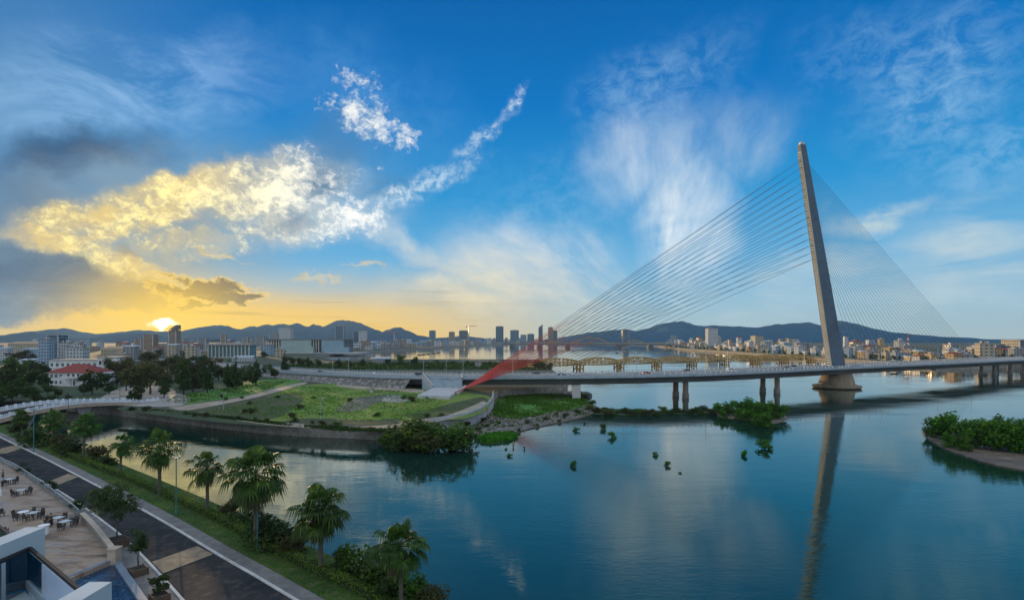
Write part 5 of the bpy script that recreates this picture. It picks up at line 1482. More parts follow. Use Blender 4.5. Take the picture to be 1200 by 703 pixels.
bpx("warehouse", "pale roofed shed right of the columned hall", "shed", 272, 296, 423, 418.5, "white", "tin", d=12)

# --- red roofed villa
p = G(84, 452, ZP); vl = thing("villa", "two storey white villa with red hipped roof and columned porch", "house", (p.x, p.y + 9, ZP), R(-6))
M_wallw = pmat("white_render", (.62,.64,.64,1), (.50,.52,.52,1), .25, .85, .15, 3.0, c3=(.40,.40,.38,1))
M_win = pmat("window_glass", (.03,.04,.05,1), (.06,.075,.09,1), .5, .1, 0)
M_wood = pmat("dark_wood", (.09,.055,.035,1), (.06,.04,.028,1), 2.0, .7, .3)
q = MB(); q.box(-14, 10, -8, 8, -1, 7.2); q.box(10, 16, -4, 7, -1, 6.3); q.build("wall", M_wallw, vl)
q = MB(); hip(q, 24, 16, 7.21, 4.6, 1.0); q.v = [(x - 2, y, z) for x, y, z in q.v]; rf = q.build("roof", M_rooft["red"], vl)
q = MB(); q.box(-14.3, -14, -8.3, 8, 6.9, 7.19); q.box(9.8, 16.3, -4.3, 7.3, 6.3, 6.9); q.build("cornice", M_wallw, vl)
q = MB(); q.box(-3, 4.5, -12, -8.01, 4.1, 4.7); q.box(-3, 4.5, -12, -11.8, 4.7, 5.5); q.build("porch_roof", M_wallw, vl)
for x in (-2.5, 0.0, 2.0, 4.0): q = MB(); q.lathe([(.34, 0), (.34, .3), (.24, .4), (.22, 3.8), (.34, 4.1)], 12, (x, -11.5, 0)); q.build("column", M_wallw, vl)
for x in (-12.3, -9.6, -6.6, 7.5):
    for z in (1.0, 4.5):
        q = MB(); q.box(x-.75, x+.75, -8.06, -8.0, z, z + 1.7); w_ = q.build("window", M_win, vl)
        q = MB(); q.box(x-.9, x+.9, -8.14, -8.0, z + 1.7, z + 1.85); q.box(x-.9, x+.9, -8.16, -8.0, z-.15, z); q.box(x-.05, x+.05, -8.1, -8.06, z, z+1.7); q.build("frame", M_wallw, w_)
for x in (-2, 1, 4):
    q = MB(); q.box(x-.7, x+.7, -8.06, -8.0, 4.9, 6.5); q.build("window", M_win, vl)
for x in (11.6, 14.2):
    for z in (.9, 3.8): q = MB(); q.box(x-.6, x+.6, -4.06, -4.0, z, z + 1.5); q.build("window", M_win, vl)
q = MB(); q.box(.1, 1.9, -8.07, -8.0, 0, 2.6); q.build("door", M_wood, vl)
q = MB(); q.box(-4, 5.5, -12.6, -8.0, -1, .15); q.build("porch_step", M_conc, vl)
# --- long white building behind it
p = G(97, 440, ZP); wb = thing("school_building", "long two storey white building behind the red roofed villa", "building", (p.x, p.y + 8, ZP), R(4))
q = MB(); q.box(-24, 10, -7, 7, -1, 10.6); q.box(10, 23, -9, 8, -1, 12.6); q.build("wall", M_wallw, wb)
q = MB(); q.box(-24.4, 9.8, -7.4, 7.4, 10.6, 11.2); q.box(9.7, 23.4, -9.4, 8.4, 12.6, 13.2); q.build("roof", M_rooft["flat"], wb)
q = MB(); q.box(-24.2, 9.98, -7.5, -7.0, 5.2, 5.6); q.box(10.0, 23.3, -9.5, -9.0, 6.2, 6.6); q.build("string_course", M_wallw, wb)
for k in range(9):
    for z in (1.4, 6.6):
        q = MB(); x = -22 + 3.6 * k; q.box(x-.8, x+.8, -7.06, -7.0, z, z + 2.2); w_ = q.build("window", M_win, wb)
        q = MB(); q.box(x-.95, x+.95, -7.2, -7.0, z-.18, z); q.box(x-.05, x+.05, -7.1, -7.06, z, z+2.2); q.build("frame", M_wallw, w_)
for k in range(4):
    for z in (1.6, 7.6):
        q = MB(); x = 11.8 + 3.1 * k; q.box(x-.75, x+.75, -9.06, -9.0, z, z + 2.8); q.build("window", M_win, wb)
# --- columned hall
Yh = 760; x0 = (243 - CX) * Yh / FPX; wH = 49 * Yh / FPX; h1 = thing("columned_hall", "long grey hall with tall pale columns and teal glass", "hall", (x0 + wH/2, Yh + 12, ZP))
M_teal = pmat("teal_glass", (.05,.14,.17,1), (.07,.18,.20,1), .1, .25, 0); M_pcol = pmat("pale_column", (.55,.50,.42,1), (.46,.42,.36,1), .2, .8, 0)
q = MB(); q.box(-wH/2+.8, wH/2-.8, -10.5, 11, -1, 17); q.build("wall", M_teal, h1)
q = MB(); q.box(-wH/2-1.5, wH/2+1.5, -13, 13, 17.0, 19.6); q.build("roof", M_rooft["flat"], h1)
q = MB(); q.box(-wH/2-1.5, wH/2+1.5, -13, 13, -1, 1.2); q.build("plinth", M_conc, h1)
for k in range(12): q = MB(); x = -wH/2 + .6 + (wH-1.2) * k / 11; q.box(x-.55, x+.55, -11.8, -10.6, 1.2, 17); q.build("column", M_pcol, h1)
# --- large pale green hall
Yh = 1010; s_ = Yh / FPX; ox = (356 - CX) * s_; h2 = thing("exhibition_hall", "large flat roofed hall with pale green walls beyond the left bank", "hall", (ox, Yh + 30, ZP))
M_pgreen = pmat("pale_green_cladding", (.22,.30,.28,1), (.26,.34,.32,1), .08, .6, 0); M_pblue = pmat("pale_blue_cladding", (.18,.28,.33,1), (.21,.31,.36,1), .08, .6, 0)
X_ = lambda px: (px - 356) * s_
q = MB(); q.box(X_(309), X_(407), -26, 30, 23.6, 25.6); q.build("roof", pmat("dark_roof", (.10,.11,.12,1), (.13,.14,.15,1), .1, .8), h2)
q = MB(); q.box(X_(311), X_(403), -20, 29, -1, 23.5); q.build("wall", wm_("dark"), h2)
q = MB(); q.box(X_(328), X_(364), -27, -20.1, 2, 23.4); q.box(X_(328), X_(368), -34, -27.1, -1, 12); q.build("cladding", M_pgreen, h2)
q = MB(); q.box(X_(376), X_(402), -27, -20.1, 2, 23.4); q.box(X_(381), X_(409), -34, -27.1, -1, 11); q.build("cladding", M_pblue, h2)
for px in list(range(310, 328, 3)) + [366, 369, 372]: q = MB(); q.box(X_(px)-.7, X_(px)+.7, -24, -22.6, -1, 23.5); q.build("column", M_pcol, h2)
q = MB(); q.box(X_(300), X_(422), -44, 32, -1, .9); q.build("podium", M_conc, h2)

# --- houses along both shores, one by one
rh = random.Random(41)
PAL_R = ["white", "cream", "white", "blue", "ochre", "cream", "grey", "pink", "white", "green", "ochre"]
PAL_L = ["white", "grey", "cream", "brown", "blue", "white", "pink", "grey"]
HOUSE_PROTO = {}
SIZEW = {}
def house(loc, w, d, h, colr, roof, key, rz=0.0):
    var = "low" if h < 8 else ("three storey" if h < 13 else "tall")
    k = (colr, roof, var)
    s = {"low": 6.6, "three storey": 10.4, "tall": 16.5}[var]
    if k not in HOUSE_PROTO:
        o = block("house", "x", "house", loc, 8.0, 9.0, s, colr, roof, rz, rnd=rh); HOUSE_PROTO[k] = o
        o.scale = (w/8, d/9, h/s)
    else:
        o = copy_thing(HOUSE_PROTO[k], loc, rz, scale=(w/8, d/9, h/s))
    o["_d"] = "%s %s%s house" % ({"blue": "bluish", "green": "greenish"}.get(colr, colr), "red roofed " if roof == "red" else "", {"three storey": "medium"}.get(var, var))
    reg(key, o); return o
def bankx(Y):
    pts = [(560, 428), (850, 440), (1100, 446), (1500, 461), (1800, 520), (2294, 575), (2800, 700)]
    for (a, xa), (b, xb) in zip(pts, pts[1:]):
        if a <= Y <= b: return xa + (xb - xa) * (Y - a) / (b - a)
    return pts[-1][1]
for k in range(46):
    Y = 580 * (2100 / 580) ** (k / 45.0) + rh.uniform(-4, 4)
    house((bankx(Y) + 34 + rh.uniform(-5, 6), Y, 3.9), rh.uniform(7, 12), rh.uniform(8, 13), rh.choice((5, 6.5, 7.5, 9, 10.5, 13)), rh.choice(PAL_R), rh.choice(("flat", "flat", "red", "tin")), "east bank house", R(rh.uniform(-5, 12)))
for k in range(44):
    Y = 600 * (2300 / 600) ** (k / 43.0) + rh.uniform(-8, 8)
    house((bankx(Y) + rh.uniform(56, 85), Y, 3.9), rh.uniform(8, 15), rh.uniform(9, 15), rh.choice((8, 9.5, 11, 13, 16)) * (0.75 + Y / 2600), rh.choice(PAL_R), rh.choice(("flat", "flat", "tin")), "east bank second row house", R(rh.uniform(-5, 12)))
for k in range(46):
    Y = 640 * (2400 / 640) ** (rh.random())
    house((bankx(Y) + rh.uniform(95, 420), Y, 3.9), rh.uniform(9, 18), rh.uniform(9, 18), rh.choice((9, 11, 13, 16, 20)) * (0.7 + Y / 2400), rh.choice(PAL_R), rh.choice(("flat", "flat", "flat", "red")), "inland east house", R(rh.uniform(-8, 12)))
for k in range(34):
    px = 1110 + 100 * (k / 33.0) + rh.uniform(-2, 2); Y = rh.uniform(680, 980)
    house(((px - CX) * Y / FPX, Y, 3.9), rh.uniform(7, 12), rh.uniform(8, 12), rh.choice((5.5, 7, 9, 10.5, 13)), rh.choice(PAL_R), rh.choice(("flat", "red", "tin", "red")), "right bank house", R(rh.uniform(-8, 8)))
# left town between the park and the hills
for k in range(64):
    y = 405.5 + 18 * rh.random() ** 1.7; px = rh.uniform(-5, 330)
    if 40 < px < 142 and y > 412: px += 100
    if 236 < px < 300 and y > 407: y = 406
    p = G(px, y, ZP)
    house((p.x, p.y, ZP), rh.uniform(8, 16), rh.uniform(8, 12), rh.choice((5.5, 7, 9, 11, 14)) * (1 + p.y / 3500), rh.choice(PAL_L), rh.choice(("flat", "tin", "red", "tan", "flat")), "west town house", R(rh.uniform(-20, 20)))
for k in range(72):
    px = 372 + 238 * (k / 71.0)
    pts = [(365, 417.5), (402, 415.2), (440, 412.5), (480, 410), (520, 407.6), (560, 405.4), (600, 403.0), (640, 402.6)]
    for (a, ya), (b, yb) in zip(pts, pts[1:]):
        if a <= px <= b: ys = ya + (yb - ya) * (px - a) / (b - a)
    Ys = FPX * 30 / (ys - HY); Y = Ys * rh.uniform(1.05, 1.35)
    house(((px - CX) * Y / FPX, Y, ZP), rh.uniform(9, 18) * (1 + Y/6000), rh.uniform(10, 16), rh.choice((7, 9, 12, 16, 20)) * (0.75 + Y / 5000), rh.choice(PAL_L), rh.choice(("flat", "flat", "tin")), "far shore house", R(rh.uniform(-15, 15)))

# --- telecom mast, cranes
M_mr = pmat("mast_red", (.40,.05,.035,1), None, rough=.6); M_mw = pmat("mast_white", (.7,.7,.7,1), None, rough=.6)
Ym = 880; mh = CAMZ + (HY - 388.5) * Ym / FPX - ZP
mast = thing("telecom_mast", "red and white lattice telecom mast rising above the east bank houses", "mast", ((1064 - CX) * Ym / FPX, Ym, ZP))
for k in range(8):
    z0, z1 = mh * .84 * k / 8, mh * .84 * (k + 1) / 8; w0, w1 = 1.7 * (1 - .09*k), 1.7 * (1 - .09*(k+1)); q = MB()
    cs = ((-1,-1), (1,-1), (1,1), (-1,1))
    for j in range(4):
        a, b = cs[j], cs[(j+1) % 4]
        q.bar((a[0]*w0, a[1]*w0, z0), (a[0]*w1, a[1]*w1, z1), .45, .45); q.bar((a[0]*w0, a[1]*w0, z0), (b[0]*w1, b[1]*w1, z1), .25, .25); q.bar((a[0]*w1, a[1]*w1, z1), (b[0]*w1, b[1]*w1, z1), .25, .25)
    q.build("mast_section", M_mr if k % 2 else M_mw, mast)
q = MB(); q.tube((0, 0, mh*.84), (0, 0, mh), .4, .1, 6); q.build("antenna", M_mr, mast)
def crane(px, top, Yd, label, jib, rz):
    h = CAMZ + (HY - top) * Yd / FPX - ZP; t = thing("tower_crane", label, "crane", ((px - CX) * Yd / FPX, Yd, ZP), rz)
    q = MB(); q.box(-1.6, 1.6, -1.6, 1.6, 0, h*.9); q.build("crane_mast", M_galv, t)
    q = MB(); q.bar((-jib*.35, 0, h*.9), (jib, 0, h*.9 + jib*.12), 2.2, 2.4); q.build("jib", M_mr, t)
    q = MB(); q.box(-jib*.35-2, -jib*.35+2, -2, 2, h*.9-5, h*.9); q.build("counterweight", M_dark, t)
    q = MB(); q.bar((0, 0, h*.9), (0, 0, h), 1.4, 1.4); q.bar((0, 0, h), (jib*.7, 0, h*.9 + jib*.09), .4, .4); q.bar((0, 0, h), (-jib*.33, 0, h*.9), .4, .4); q.build("tie", M_galv, t)
crane(549.5, 380.5, 2950, "tower crane standing over the dark unfinished tower", 42, R(20))
crane(462, 389, 2300, "tower crane on the far left shore left of the lone blue tower", 40, R(150))

# --- boats
def boat(px, py, L, label, cabin, grp, col_, rz):
    p = G(px, py, 0); t = thing("boat", label, "boat", (p.x, p.y, 0), rz, grp)
    q = MB(); n = 9; vs = []
    for i in range(n):
        u = i / (n - 1) * 2 - 1; w = .85 * (1 - abs(u) ** 2.4) + .05; sh = .55 + .5 * u * u
        vs += [(u*L/2, -w, sh), (u*L/2*.94, -w*.55, -.15), (u*L/2*.94, w*.55, -.15), (u*L/2, w, sh)]
    fs = [(4*i+j, 4*i+j+1, 4*i+5+j, 4*i+4+j) for i in range(n-1) for j in range(3)] + [(0, 1, 2, 3), tuple(4*(n-1)+j for j in (3, 2, 1, 0))]
    fs += [(4*i, 4*i+4, 4*i+7, 4*i+3) for i in range(n-1)]
    q.add(vs, fs); q.v = [(x, y, z) for x, y, z in q.v]; q.build("hull", col_, t, fixn=True)
    if cabin:
        q = MB(); q.box(-L*.2, L*.18, -.6, .6, .45, 1.5); q.build("cabin", M_wood, t)
        q = MB(); q.box(-L*.24, L*.22, -.75, .75, 1.5, 1.6); q.build("canopy", M_tank, t)
    return t
for i, (px, py) in enumerate(((491.5, 416.2), (496.5, 415.6), (502, 415.0), (508.5, 414.4), (513.5, 413.8))):
    boat(px, py, 9.0, "small dark fishing boat, %s from the left in the row on the golden river" % ("first", "second", "third", "fourth", "fifth")[i], True, "fishing boats moored on the golden river", M_wood, R(10 + 9 * i))
boat(1048, 438.2, 7.0, "long dark rowing boat on the open water right of the pylon", False, None, M_wood, R(4))
boat(723, 414, 9.0, "lone boat on the river between the truss bridge and arch bridge", True, None, M_wood, R(30))

# --- boathouse, kiosk, huts
bpx("boathouse", "boathouse with blue grey tin roof by the inlet beside the palms", "hut", 436, 456, 427, 420.5, "grey", "tin", d=10)
bpx("kiosk", "small white kiosk on the green strip left of the red stays", "kiosk", 557, 564, 430, 426.5, "white", "flat", d=4, extras=False)
bpx("utility_box", "small white utility box in the rough grass field", "box", 433.5, 437, 460.5, 457, "white", "flat", d=1.2, extras=False)
# --- north bank lamp posts behind the approach road
M_post = pmat("dark_steel", (.06,.065,.07,1), (.04,.045,.05,1), 1.0, .5, 0)
for px in (505, 525, 549, 562, 571, 583):
    o = copy_thing(lampA, G(px, 424.5, ZP) * 1.0, R(180)); o.location.y -= 6; o.location.z = ZP
    reg("river bank lamp", o)
# ---------------------------------------------------------------- hotel terrace, road side, people
def terrace_mat():
    m, nt, out = newmat("terrace_stone"); tc = nt.new("ShaderNodeTexCoord"); v = tc.outputs["Object"]
    n = nt.noise(nt.mapping(v, rot=(0,0,R(-35)), scale=(.35, 1.2, 1)), .5, 8, .68, .6)
    c = nt.ramp(n, [(.32, (.09,.062,.042,1)), (.43, (.23,.160,.105,1)), (.52, (.35,.262,.185,1)), (.60, (.27,.25,.235,1)), (.72, (.15,.108,.075,1))])
    br = nt.new("ShaderNodeTexBrick", {"Vector": nt.mapping(v, rot=(0,0,R(-35)))}); br.inputs["Scale"].default_value = .9; br.inputs["Mortar Size"].default_value = .012; br.inputs["Color1"].default_value = (1,1,1,1); br.inputs["Color2"].default_value = (.86,.86,.86,1); br.inputs["Mortar"].default_value = (.55,.55,.55,1)
    c = nt.mix(1.0, c, br.outputs[0], "MULTIPLY")
    p = nt.new("ShaderNodeBsdfPrincipled", {"Base Color": c}); nt.set(p.inputs["Roughness"], nt.maprange(n, .3, .7, .45, .85)); nt.set(out.inputs[0], p.outputs[0]); return m
M_terr = terrace_mat()
ZT = 4.0
tb = catmull([G(x, y, ZT) for x, y in ((-80, 497), (-40, 517), (0, 541), (18, 550), (45, 568), (70, 587), (92, 605), (113, 627), (134, 655))], 5)
tp = [xy(p) for p in tb] + [xy(G(75, 680, ZT)), xy(G(30, 704, ZT)), xy(G(-200, 704, ZT)), (-160, 60), (-190, 100)]
q = MB(); q.prism(tp, 2.8, ZT); struct(q.build("terrace_floor", [M_terr]))
L_ = len(tb); cut = int(L_ * .75)
# metal rail with glass infill, then the solid stone-capped wall
rp = tb[:cut+1]
rail = thing("terrace_railing", "low pale metal railing along the terrace edge above the road", "railing", rp[0])
q = MB(); q.sweep(rp, [(-.12, 0), (.12, 0), (.12, .3), (-.12, .3)]); q.build("kerb", M_concd, rail, origin=rp[0], fixn=True)
q = MB(); q.sweep(rp, [(-.06, 1.0), (.06, 1.0), (.06, 1.08), (-.06, 1.08)]); q.build("handrail", M_galv, rail, origin=rp[0], fixn=True)
def glassmat(name, tint, refl, rough=.03):
    m, nt, out = newmat(name)
    tr = nt.new("ShaderNodeBsdfTransparent", {"Color": tint}); gl = nt.new("ShaderNodeBsdfGlossy"); gl.inputs["Roughness"].default_value = rough; gl.inputs["Color"].default_value = (.85, .92, 1, 1)
    lw = nt.new("ShaderNodeLayerWeight"); lw.inputs[0].default_value = .35
    f = nt.maprange(lw.outputs["Facing"], 0, 1, refl, min(1, refl + .45))
    mx = nt.new("ShaderNodeMixShader", {0: f, 1: tr.outputs[0], 2: gl.outputs[0]}); nt.set(out.inputs[0], mx.outputs[0]); return m
M_gclear = glassmat("clear_glass", (.72, .84, .88, 1), .10)
M_gteal = glassmat("teal_tinted_glass", (.22, .42, .50, 1), .22)
M_frost = pmat("frosted_glass", (.42,.53,.68,1), (.48,.58,.72,1), .6, .25, 0)
q = MB(); q.sweep(rp, [(-.015, .32), (.015, .32), (.015, .98), (-.015, .98)]); q.build("glass_infill", M_gclear, rail, origin=rp[0], fixn=True)
for p in resample(rp, 20): q = MB(); q.box(p.x-.05, p.x+.05, p.y-.05, p.y+.05, p.z+.3, p.z+1.0); q.build("post", M_galv, rail, origin=rp[0])
wp = tb[cut+1:]
tw = thing("terrace_wall", "low stone capped terrace wall ending in a square pillar", "wall", wp[0])
M_cap = pmat("stone_cap", (.44,.36,.28,1), (.34,.28,.23,1), .8, .8, .2, 5.0)
q = MB(); q.sweep(wp, [(-.2, -1), (.2, -1), (.2, .95), (-.2, .95)]); q.build("wall", M_concd, tw, origin=wp[0], fixn=True)
q = MB(); q.sweep(wp, [(-.3, .95), (.3, .95), (.3, 1.1), (-.3, 1.1)]); q.build("cap", M_cap, tw, origin=wp[0], fixn=True)
e = wp[-1]; q = MB(); q.box(e.x-.5, e.x+.5, e.y-.5, e.y+.5, 2.9, 5.25); q.box(e.x-.6, e.x+.6, e.y-.6, e.y+.6, 5.25, 5.4); q.build("pillar", M_cap, tw, origin=wp[0])
# pool
def pool_mat():
    m, nt, out = newmat("pool_water"); tc = nt.new("ShaderNodeTexCoord"); v = tc.outputs["Object"]
    vo = nt.new("ShaderNodeTexVoronoi", {"Vector": v}); vo.inputs["Scale"].default_value = 2.2
    n = nt.noise(v, 1.6, 6, .6, 1.0)
    c = nt.ramp(n, [(.35, (.006,.016,.045,1)), (.55, (.01,.04,.10,1)), (.68, (.03,.13,.20,1)), (.8, (.10,.25,.34,1))])
    p = nt.new("ShaderNodeBsdfPrincipled", {"Base Color": c}); p.inputs["Roughness"].default_value = .06
    b = nt.new("ShaderNodeBump", {"Height": nt.noise(v, 2.4, 4, .6, .5)}); b.inputs["Strength"].default_value = .5; b.inputs["Distance"].default_value = .08
    nt.set(p.inputs["Normal"], b.outputs[0]); nt.set(out.inputs[0], p.outputs[0]); return m
pp = [G(x, y, 3.5) for x, y in ((132, 661), (150, 688), (172, 722), (200, 760), (90, 800), (20, 770), (74, 684))]
q = MB(); q.prism([xy(p) for p in pp], None, 3.5); struct(q.build("pool", pool_mat()))
M_rim = pmat("pool_rim", (.16,.22,.28,1), (.11,.15,.20,1), 1.0, .6, .2)
q = MB(); q.sweep([Vector((p.x, p.y, 0)) for p in pp[:4]], [(-.05, 2.9), (-.75, 2.9), (-.75, 3.75), (-.05, 3.75)]); struct(q.build("pool_rim", M_rim, fixn=True))
q = MB(); q.sweep([Vector((p.x, p.y, 0)) for p in (pp[0], pp[6])], [(.02, 2.9), (.4, 2.9), (.4, 4.06), (.02, 4.06)]); struct(q.build("pool_rim", M_rim, fixn=True))

# iron covers in the road
M_iron = pmat("cast_iron", (.05,.048,.046,1), (.075,.07,.066,1), 6.0, .95, .2, 20.0, spec=.05)
for px, py, lb in ((128, 597, "round iron manhole cover in the road level with the big potted tree"), (46, 549, "round iron manhole cover in the road near the upper tan strip")):
    p = G(px, py, ZN + .03); t = thing("manhole_cover", lb, "manhole cover", p)
    q = MB(); q.lathe([(.52, 0), (.52, .012)], 24); q.build("ring", M_iron, t); q = MB(); q.lathe([(.40, .0125), (.40, .02)], 24); q.build("lid", M_iron, t)
# planters and their trees on the road-side pavement
M_slat = pmat("planter_wood", (.085,.06,.045,1), (.12,.085,.06,1), 3.0, .8, .4)
M_soil = pmat("soil", (.05,.038,.028,1), (.03,.024,.018,1), 4.0, 1.0, .6)
M_leafT = leafmat("leaf_terrace", (.018,.038,.010,1), (.050,.085,.022,1), (.095,.125,.040,1))
def planter(px, py, label, s=1.0, low=False):
    p = G(px, py, ZN + .1); t = thing("planter", label, "planter", p, R(-38), scale=s); q = MB()
    for i in range(6):
        z = .12 + .14 * i
        q.box(-.9, .9, -.9, -.82, z, z + .115); q.box(-.9, .9, .82, .9, z, z + .115); q.box(-.9, -.82, -.82, .82, z, z + .115); q.box(.82, .9, -.82, .82, z, z + .115)
    q.build("side_board", M_slat, t)
    for sx in (-1, 1):
        for sy in (-1, 1): q = MB(); q.box(sx*.9-.07, sx*.9+.07, sy*.9-.07, sy*.9+.07, 0, 1.02); q.build("corner_post", M_slat, t)
    q = MB(); q.box(-.81, .81, -.81, .81, .1, .86); q.build("soil", M_soil, t)
    return p
def small_tree(px, py, top, width, label, seed, z0, name="potted_tree", n=3600, cat="tree", leaf=.17, trunk=True, m=None):
    p = G(px, py, ZN); h = (py - top) * p.y / FPX; w = width * p.y / FPX; rnd = random.Random(seed)
    t = thing(name, label, cat, (p.x, p.y, z0)); bl = []
    for k in range(10):
        a = rnd.uniform(0, 6.28); r = rnd.uniform(.1, .36) * w
        zc_ = h * (rnd.uniform(.42, .84) if trunk else rnd.uniform(.2, .75))
        bl.append(((math.cos(a)*r, math.sin(a)*r, zc_), (w*rnd.uniform(.17, .27), w*rnd.uniform(.17, .27), h*rnd.uniform(.10, .17))))
    if trunk: trunk_mb(h*.5, .11, rnd, 7, w*.42).build("trunk", M_bark, t)
    else: trunk_mb(h*.4, .05, rnd, 5, w*.3).build("stem", M_bark, t)
    leaves(bl, n, leaf, rnd).build("crown", m or M_leafT, t); return t
planter(137, 640, "large square wooden planter under the biggest potted tree", 1.15)
small_tree(137, 640, 566, 54, "biggest potted tree with spreading crown beside the terrace wall", 3, ZN + .85, n=8000, leaf=.2)
planter(162, 673, "dark wooden planter beside the pool corner", .85)
small_tree(162, 673, 622, 26, "slender potted shrub between the big potted tree and the round one", 4, ZN + .75, n=2600, trunk=True)
planter(187, 704, "wooden planter nearest the bottom of the road", .8)
small_tree(187, 704, 676, 23, "round bright potted bush nearest the road bottom", 5, ZN + .7, n=2600, trunk=False)
for i, (px, py, top, w) in enumerate(((28, 558, 541, 17), (60, 578, 560, 18), (90, 603, 580, 22))):
    small_tree(px, py, top, w, ("dark round shrub behind the terrace railing, farthest of three", "small loose shrub behind the middle of the terrace railing", "wide shrub behind the railing next to the stone wall")[i], 30 + i, ZN + .1, "shrub", 1800, "bush", .15, False, M_leafD)

# tables and chairs
M_tabletop = pmat("table_top", (.46,.52,.57,1), (.38,.44,.49,1), 1.5, .35, 0); M_tabw = pmat("white_cloth", (.74,.75,.76,1), (.66,.67,.69,1), 1.5, .6, 0)
M_chair = pmat("dark_rattan", (.030,.028,.027,1), (.05,.046,.042,1), 12.0, .8, .3); M_legs = pmat("dark_metal", (.04,.04,.042,1), None, rough=.45)
FS = 1.22
def table_proto(label, top_m, roundt=False):
    t = thing("cafe_table", label, "table", scale=FS); q = MB()
    if roundt: q.lathe([(.5, .70), (.55, .72), (.55, .76), (.5, .77)], 24)
    else: q.box(-.45, .45, -.45, .45, .71, .76)
    q.build("table_top", top_m, t)
    for sx in (-1, 1):
        for sy in (-1, 1): q = MB(); q.box(sx*.36-.03, sx*.36+.03, sy*.36-.03, sy*.36+.03, 0, .70); q.build("leg", M_legs, t)
    return t
def chair_proto():
    t = thing("cafe_chair", "x", "chair", scale=FS); q = MB(); q.box(-.25, .25, -.25, .25, .40, .47); q.build("seat", M_chair, t)
    q = MB(); q.add([(-.25, .22, .47), (.25, .22, .47), (.25, .27, .47), (-.25, .27, .47), (-.24, .30, .92), (.24, .30, .92), (.24, .345, .92), (-.24, .345, .92)], [(0,3,2,1), (4,5,6,7), (0,1,5,4), (1,2,6,5), (2,3,7,6), (3,0,4,7)]); q.build("backrest", M_chair, t)
    for sx in (-1, 1):
        for sy in (-1, 1): q = MB(); q.box(sx*.21-.022, sx*.21+.022, sy*.2-.022, sy*.2+.022, 0, .40); q.build("leg", M_legs, t)
        q = MB(); q.box(sx*.255-.025, sx*.255+.025, -.2, .24, .62, .66); q.box(sx*.255-.02, sx*.255+.02, -.2, -.16, .47, .62); q.build("armrest", M_chair, t)
    return t
tab = {"sq": None, "rd": None}
def table(px, py, label, rz=0.0, kind="sq"):
    p = G(px, py, ZT)
    if tab[kind] is None: tab[kind] = table_proto(label, M_tabletop if kind == "sq" else M_tabw, kind == "rd"); o = tab[kind]; o.location = p; o.rotation_euler = (0, 0, rz)
    else: o = copy_thing(tab[kind], p, rz, label, scale=FS)
    return p
ch0 = chair_proto(); chused = [False]
def chair(c, dx, dy, label, face=None, jit=0.0):
    p = Vector((c.x + dx, c.y + dy, ZT)); a = (math.atan2(dx, -dy) + math.pi if face is None else face) + jit     # backrest away from the table
    a = math.atan2(dy, dx) - math.pi/2 if face is None else face
    if not chused[0]: chused[0] = True; o = ch0; o.location = p; o.rotation_euler = (0, 0, a + jit)
    else: o = copy_thing(ch0, p, a + jit, scale=FS)
    o["label"] = label; o["group"] = "dark cafe chairs on the terrace"
    return o
c = table(11, 567, "pale square table beside the two standing people", R(10))
chair(c, 1.0, .1, "dark chair right of the table beside the standing people"); chair(c, .2, 1.0, "dark chair behind the table beside the standing people"); chair(c, .3, -1.0, "dark chair before the table beside the standing people")
c = table(25, 580, "pale square table alone in the middle of the terrace", R(25))
chair(c, 1.0, .35, "dark chair right of the lone middle table"); chair(c, .15, 1.1, "dark chair behind the lone middle table"); chair(c, -1.0, -.3, "dark chair left of the lone middle table"); chair(c, -.1, -1.1, "dark chair before the lone middle table")
c = table(38.5, 607.5, "pale square table pushed against the white round table", R(2)); c2 = table(27.5, 606.5, "white round table at left of the pushed together pair", 0, "rd")
chair(c, .15, 1.15, "dark chair behind the square table of the pushed together pair"); chair(c2, .2, 1.15, "dark chair behind the white round table"); chair(c, 1.15, 0, "dark chair at the right end of the pushed together pair"); chair(c2, -1.15, 0, "dark chair at the left end by the white round table"); chair(c, 0, -1.15, "dark chair before the square table of the pair"); chair(c2, .1, -1.2, "dark chair before the white round table")
c = table(76, 618, "bluish square table nearest the terrace wall", R(-12)); c2 = table(68.5, 613.5, "pale square table left of the one nearest the wall", R(-12))
chair(c, 1.15, .3, "dark chair right of the table nearest the wall"); chair(c, .3, 1.15, "dark chair behind the table nearest the wall"); chair(c, .35, -1.15, "dark chair before the table nearest the wall"); chair(c2, -.2, 1.15, "dark chair behind the pale table by the standing person"); chair(c2, -.5, -1.2, "dark chair before the pale table by the standing person"); chair(c2, -1.15, -.1, "dark chair left of the pale table by the standing person")
c3 = G(2, 605, ZT); chair(c3, 0, 0, "lone dark chair at the left edge of the terrace", R(60))
c4 = G(6, 626, ZT); chair(c4, 0, 0, "dark chair near the hotel wall at the left edge", R(200))
p = G(51.5, 626, ZT); t = thing("service_stand", "round white service stand in the middle of the terrace", "stand", p, scale=FS)
q = MB(); q.lathe([(.42, 0), (.45, .05), (.43, .98)], 24); q.build("drum", M_tabw, t); q = MB(); q.lathe([(.52, .98), (.52, 1.04), (.48, 1.05)], 24); q.build("top", M_tabw, t)
p = G(49.5, 634, ZT); t = thing("side_stool", "small dark stool beside the white service stand", "stool", p, scale=FS)
q = MB(); q.lathe([(.22, .42), (.24, .44), (.22, .48)], 16); q.build("seat", M_chair, t)
for k in range(4): q = MB(); a = math.pi/4 + k*math.pi/2; q.tube((.16*math.cos(a), .16*math.sin(a), .43), (.22*math.cos(a), .22*math.sin(a), 0), .02, .02, 6); q.build("leg", M_legs, t)
p = G(87, 608, ZT); t = thing("floor_box", "low dark hatch box on the terrace floor near the wall", "box", p, R(20))
q = MB(); q.box(-.5, .5, -.35, .35, 0, .16); q.build("body", M_chair, t); q = MB(); q.box(-.54, .54, -.39, .39, .16, .2); q.build("lid", M_legs, t)
